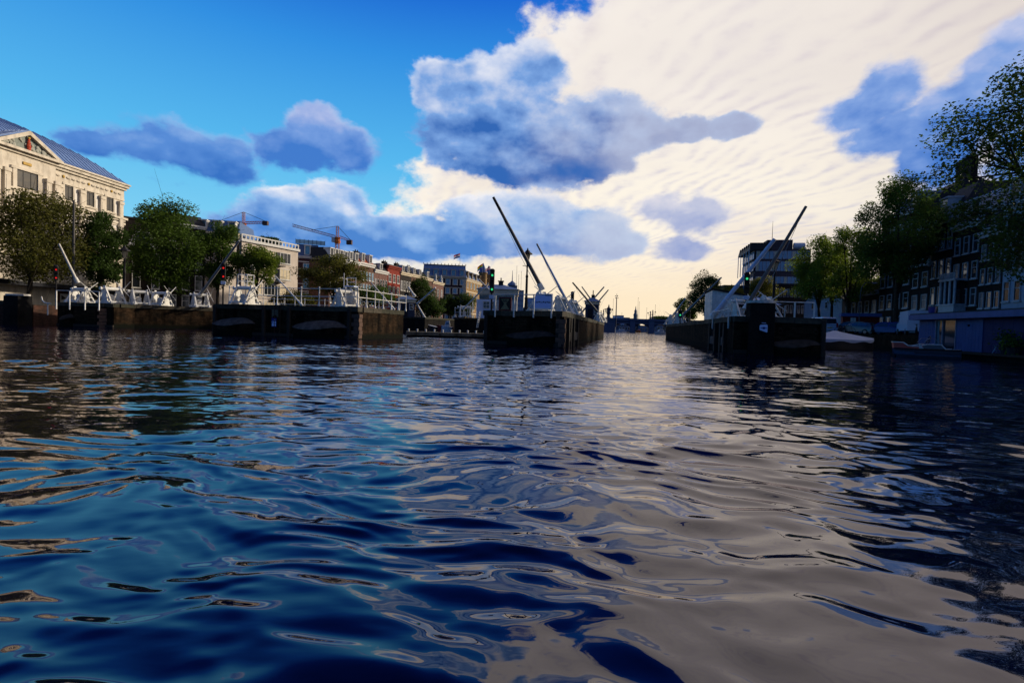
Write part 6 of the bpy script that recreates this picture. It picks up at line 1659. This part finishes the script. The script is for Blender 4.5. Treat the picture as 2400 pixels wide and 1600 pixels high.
MB().bb(a + .07, b - .07, .035, .045, .5, zt - .09).build('pane', mat('boat_glass', (.03, .055, .06), (.012, .02, .03), .07, .8, spec=.8), fr_)
g = MB(); g.add([(a + .12, .03, .5), (a + .5, .03, .5), (a + .32, .03, 1.6), (a + .42, .03, zt - .1), (a + .12, .03, zt - .1)], [(0, 1, 2, 3, 4)]); g.build('curtain', mat('curtain', (.10, .17, .22), None, .8), fr_)
MB().bb(-.5, L_, -.45, 4.5, zt + .002, zt + .36).build('roof_fascia', HBR, t); MB().bb(-.45, L_, -.40, 4.45, zt + .362, zt + .44).build('roof', mat('roof_gravel', (.05, .05, .05), None, .9), t)
MB().ball((hv(2269), -.04, 2.0), .07, 8, 5).build('lamp', BLACK, t)
# folding chair and pots on the deck
def lp(x, y, z): 
    a = ROT - R(90); return (o[0] + x * math.cos(a) - y * math.sin(a), o[1] + x * math.sin(a) + y * math.cos(a), z)
t = thing('garden_chair', 'grey garden chair with pale legs on the houseboat deck', 'chair', lp(hv(2357), -.25, .42), ROT - R(60))
CHG = mat('chair_grey', (.08, .10, .15), None, .6); CHL = mat('chair_legs', (.40, .44, .52), None, .4)
MB().bb(-.24, .24, -.22, .22, .42, .46).build('seat', CHG, t); MB().slabx([(.20, .46), (.24, .46), (.36, .98), (.32, .98)], -.24, .24).build('backrest', CHG, t)
for x in (-.22, .22):
    for y0, y1 in ((-.24, .2), (.22, -.18)): MB().beam((x, y0, 0), (x * .95, y1 * .5, .42), .03).build('leg', CHL, t)
def pot(label, px, D, r, h, lm, y=-.2, seed=1):
    t = thing('potted_plant', label, 'plant', lp(hv(px), y, .42), 0, 'plants on the houseboat')
    MB().lathe([(r * .7, 0), (r, h), (r * 1.08, h), (r * .9, h * .98)], n=10).build('pot', mat('pot_dark', (.03, .03, .035), None, .7), t)
    q = np.random.default_rng(seed); g = MB()
    for k in range(220):
        c = Vector(q.normal(size=3)) * r * .75 + Vector((0, 0, h + r * .8)); u = Vector(q.normal(size=3)).normalized() * .09; v = u.cross(Vector(q.normal(size=3))).normalized() * .045
        g.add([c - u, c + v, c + u, c - v], [(0, 1, 2, 3)])
    g.build('foliage', lm, t, kind='stuff')
pot('dark potted shrub behind the garden chair', 2372, 28, .34, .5, LD, .0 - .25, 3); pot('potted plant with a few pale flowers at the right edge', 2392, 27, .34, .38, LG, -.3, 4)
t = thing('blue_bin', 'small blue bin standing on the left end of the houseboat roof', 'bin', lp(.9, .3, zt + .44), 0)
MB().lathe([(.20, 0), (.24, .42), (.26, .42), (.26, .46), (.05, .47)], n=10).build('body', CB, t); MB().path([(-.22, 0, .40), (0, 0, .62), (.22, 0, .40)], .012).build('handle', BLACK, t)

# --- boats
def hull(sections, m, t, name='hull'):
    g = MB(); g.loft(sections, closed=False); o = g.build(name, m, t, smooth=True); return o
# covered boat
b0 = P(1905, 820, 42.); b1 = P(2047, 818, 44.0); d = (b1 - b0); Lb = math.hypot(d.x, d.y)
t = thing('covered_boat', 'dark boat under a pale tarpaulin beside the right pier', 'boat', (b0.x, b0.y, 0), math.atan2(d.y, d.x))
n = 16; secs, tops = [], []
for i in range(n + 1):
    f = i / n; wv_ = .95 * (1 - max(0, (f - .55) / .45) ** 2.2) * min(1, .72 + f * 1.2); sh = .78 + .42 * max(0, f - .55) ** 1.6 + .05 * (1 - f)
    x = f * Lb
    secs.append([(x, -wv_, sh), (x, -wv_ * .96, .25), (x, -wv_ * .6, -.35), (x, 0, -.45), (x, wv_ * .6, -.35), (x, wv_ * .96, .25), (x, wv_, sh)])
    pk = 1.62 - .62 * abs(f - .34) / .34 if f < .34 else 1.62 - .60 * ((f - .34) / .66) ** .75
    pk = max(pk, sh + .06); sag = .06 * math.sin(f * 21)
    tops.append([(x, -wv_ - .04, sh - .16 - .07 * math.sin(f * 17)), (x, -wv_ - .02, sh + .04), (x, -wv_ * .5, sh + (pk - sh) * .46 - .04 + sag), (x, 0, pk), (x, wv_ * .5, sh + (pk - sh) * .46 - sag), (x, wv_ + .02, sh + .04), (x, wv_ + .04, sh - .18)])
hull(secs, mat('hull_black', (.012, .013, .016), None, .4, spec=.5), t)
g = MB(); g.loft(tops); g.build('tarpaulin', mat('tarpaulin', (.50, .54, .66), (.44, .48, .60), .6, 1.5, .25, 6), t, smooth=True)
# open tender
b0 = P(2092, 834, 31.); b1 = P(2242, 842, 29.6); d = b1 - b0; Lb = math.hypot(d.x, d.y)
t = thing('tender', 'grey open motor tender with a red bow and a steering wheel', 'boat', (b0.x, b0.y, 0), math.atan2(d.y, d.x))
TG = mat('tender_grey', (.07, .078, .10), (.055, .06, .08), .4, 2., spec=.5); TR = mat('tender_red', (.82, .10, .07), (.7, .085, .06), .4, spec=.5); TIN = mat('tender_inside', (.07, .10, .16), None, .6)
n = 14; s1, s2, s3, rim = [], [], [], []
def wd_(f): return .86 * min(1, (f * 3.2 + .12) ** .6) 
for i in range(n + 1):
    f = i / n; x = f * Lb; q = wd_(f); zk = .50; up = .86 - .20 * min(1, max(0, (f - .14) / .08)) + (.12 * min(1, max(0, (f - .38) / .10)) if f < .72 else .12 - .26 * min(1, (f - .72) / .06))
    s1.append([(x + .16 * (1 - f) * 0, -q, zk), (x + .12 * (1 - f), -q * .92, .1), (x + .25 * (1 - f), -q * .5, -.3), (x + .3 * (1 - f), 0, -.35), (x + .25 * (1 - f), q * .5, -.3), (x + .12 * (1 - f), q * .92, .1), (x, q, zk)])
    s2.append((x, q, zk, up))
hull(s1, TG, t)
red_n = 7
for s in (-1, 1):
    MB().loft([[(x, s * q, zk), (x - .04, s * q * 1.0, up)] for x, q, zk, up in s2[:red_n]]).build('red_bulwark', TR, t, smooth=True)
    MB().loft([[(x, s * q, zk), (x - .04, s * q * 1.0, up)] for x, q, zk, up in s2[red_n - 1:]]).build('bulwark', TG, t, smooth=True)
    MB().loft([[(x, s * (q - .05), up - .02), (x, s * (q - .05), .15)] for x, q, zk, up in s2]).build('inner_lining', TIN, t, smooth=True)
    g = MB(); g.path([(x - .04, s * q, up) for x, q, zk, up in s2], .032, 6); g.build('gunwale', WHITE, t)
    g = MB(); g.path([(x, s * (q + .02), zk) for x, q, zk, up in s2], .045, 6); g.build('fender_rope', BLACK, t)
x, q, zk, up = s2[0]; MB().add([(x, -q, zk), (x, q, zk), (x - .04, q, up), (x - .04, -q, up)], [(0, 1, 2, 3)]).build('bow_plate', TR, t)
g = MB(); g.path([(s2[0][0] - .04, -q, up), (s2[0][0] - .04, q, up)], .032); g.build('gunwale', WHITE, t)
MB().loft([[(x, -q * .9, .16), (x, q * .9, .16)] for x, q, zk, up in s2]).build('floor', mat('boat_floor', (.07, .06, .05), None, .8), t)
x, q, zk, up = s2[-1]; MB().add([(x, -q, -.2), (x, q, -.2), (x, q, up), (x, -q, up)], [(0, 1, 2, 3)]).build('transom', TG, t)
MB().bb(Lb * .47, Lb * .60, -.38, .38, .16, .82).build('console', TIN, t, bevel=.03)
g = MB(); n_ = 18; c = Vector((Lb * .555, 0, .98)); g.path([c + Vector((.08 * math.sin(2 * math.pi * k / n_), .30 * math.cos(2 * math.pi * k / n_), .30 * math.sin(2 * math.pi * k / n_))) for k in range(n_ + 1)], .022, 6)
for k in range(3): g.tube(c, c + Vector((.08 * math.sin(k * 2.09), .29 * math.cos(k * 2.09), .29 * math.sin(k * 2.09))), .014, n=5)
w_o = g.build('steering_wheel', BLACK, t); 
MB().bb(Lb * .72, Lb * .80, -.7, .7, .16, .55).build('seat', TIN, t, bevel=.03); MB().bb(Lb * .14, Lb * .20, -.6, .6, .16, .5).build('bow_seat', TIN, t, bevel=.03)
MB().slab([(Lb * .36, .52), (Lb * .44, .52), (Lb * .36, .80)], -.90, -.87).build('white_stripe', FRAMEW, t)
g = MB()
for s in (-1, 1): g.path([(Lb * .44, s * .84, .88), (Lb * .50, s * .84, 1.12), (Lb * .60, s * .84, 1.12), (Lb * .66, s * .84, .9)], .02)
g.build('grab_rail', RIM, t)
# boats seen through the gap left of the middle pier
def small_boat(label, px0, px1, D, m, top, cab=None, fr=.8):
    b0, b1 = P(px0, 776, D), P(px1, 776, D); L = (b1 - b0).length
    t = thing('motor_boat', label, 'boat', (b0.x, D, 0), 0); secs = []
    for i in range(11):
        f = i / 10; q = .75 * math.sin(math.pi * min(.5, .08 + f * .8)) * (1 - max(0, f - .8) * 1.2); x = f * L; sh = .75 + .25 * (1 - f)
        secs.append([(x, -q, sh), (x, -q * .8, -.2), (x, 0, -.35), (x, q * .8, -.2), (x, q, sh)])
    hull(secs, m, t); MB().loft([[(s_[0]), (s_[-1])] for s_ in secs]).build('deck', top, t)
    if cab: MB().loft([[(x, -.5, .8), (x, -.42, h), (x, .42, h), (x, .5, .8)] for x, h in ((L * .3, .95), (L * .42, 1.55), (L * .75, 1.6), (L * .82, .9))], closed=True).build('cabin', cab, t); MB().bb(L * .44, L * .74, -.5, -.46, 1.1, 1.42).build('window', GLASSB, t)
small_boat('white motor boat moored beyond the pontoon', 1035, 1059, 66, mat('boat_white', (.66, .66, .66), None, .4), mat('boat_deck', (.45, .5, .6), None, .5), MATS['boat_white'])
small_boat('red boat moored behind the white motor boat', 1023, 1062, 72, mat('boat_red', (.30, .04, .035), None, .5), mat('boat_reddeck', (.2, .03, .03), None, .5), None)
small_boat('dark boat with a pale cover near the pontoon', 1003, 1024, 68, MATS['hull_black'], MATS['tarpaulin'], None)
# craft and houses seen under the bridge arches
small_boat('white tour boat under the right bridge arch', 1534, 1560, 150, MATS['boat_white'], MATS['boat_deck'], MATS['boat_white'])
small_boat('grey tour boat under the left bridge arch', 1442, 1468, 258, MATS['boat_deck'], MATS['boat_deck'], MATS['boat_white'])
small_boat('orange roofed boat under the middle bridge arch', 1490, 1502, 262, mat('boat_orange', (.5, .12, .03), None, .5), MATS['boat_orange'], MATS['boat_orange'])
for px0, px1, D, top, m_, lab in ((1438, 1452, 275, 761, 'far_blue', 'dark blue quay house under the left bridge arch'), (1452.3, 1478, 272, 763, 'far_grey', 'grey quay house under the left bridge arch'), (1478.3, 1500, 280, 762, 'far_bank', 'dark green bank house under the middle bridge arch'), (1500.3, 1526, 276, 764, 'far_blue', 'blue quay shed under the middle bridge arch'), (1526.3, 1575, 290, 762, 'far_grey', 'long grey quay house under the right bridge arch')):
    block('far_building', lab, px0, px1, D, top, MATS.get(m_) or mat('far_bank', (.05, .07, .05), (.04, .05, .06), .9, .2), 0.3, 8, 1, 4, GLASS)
# far banks closing the view under the bridge
g = MB(); g.prism([(40, 330), (260, 300), (260, 360), (40, 350)], -1, 2.4); tag(g.build('far_bank', mat('far_bank', (.05, .07, .05), (.04, .05, .06), .9, .2), None), 'low dark bank far beyond the bridge', 'bank', kind='structure')
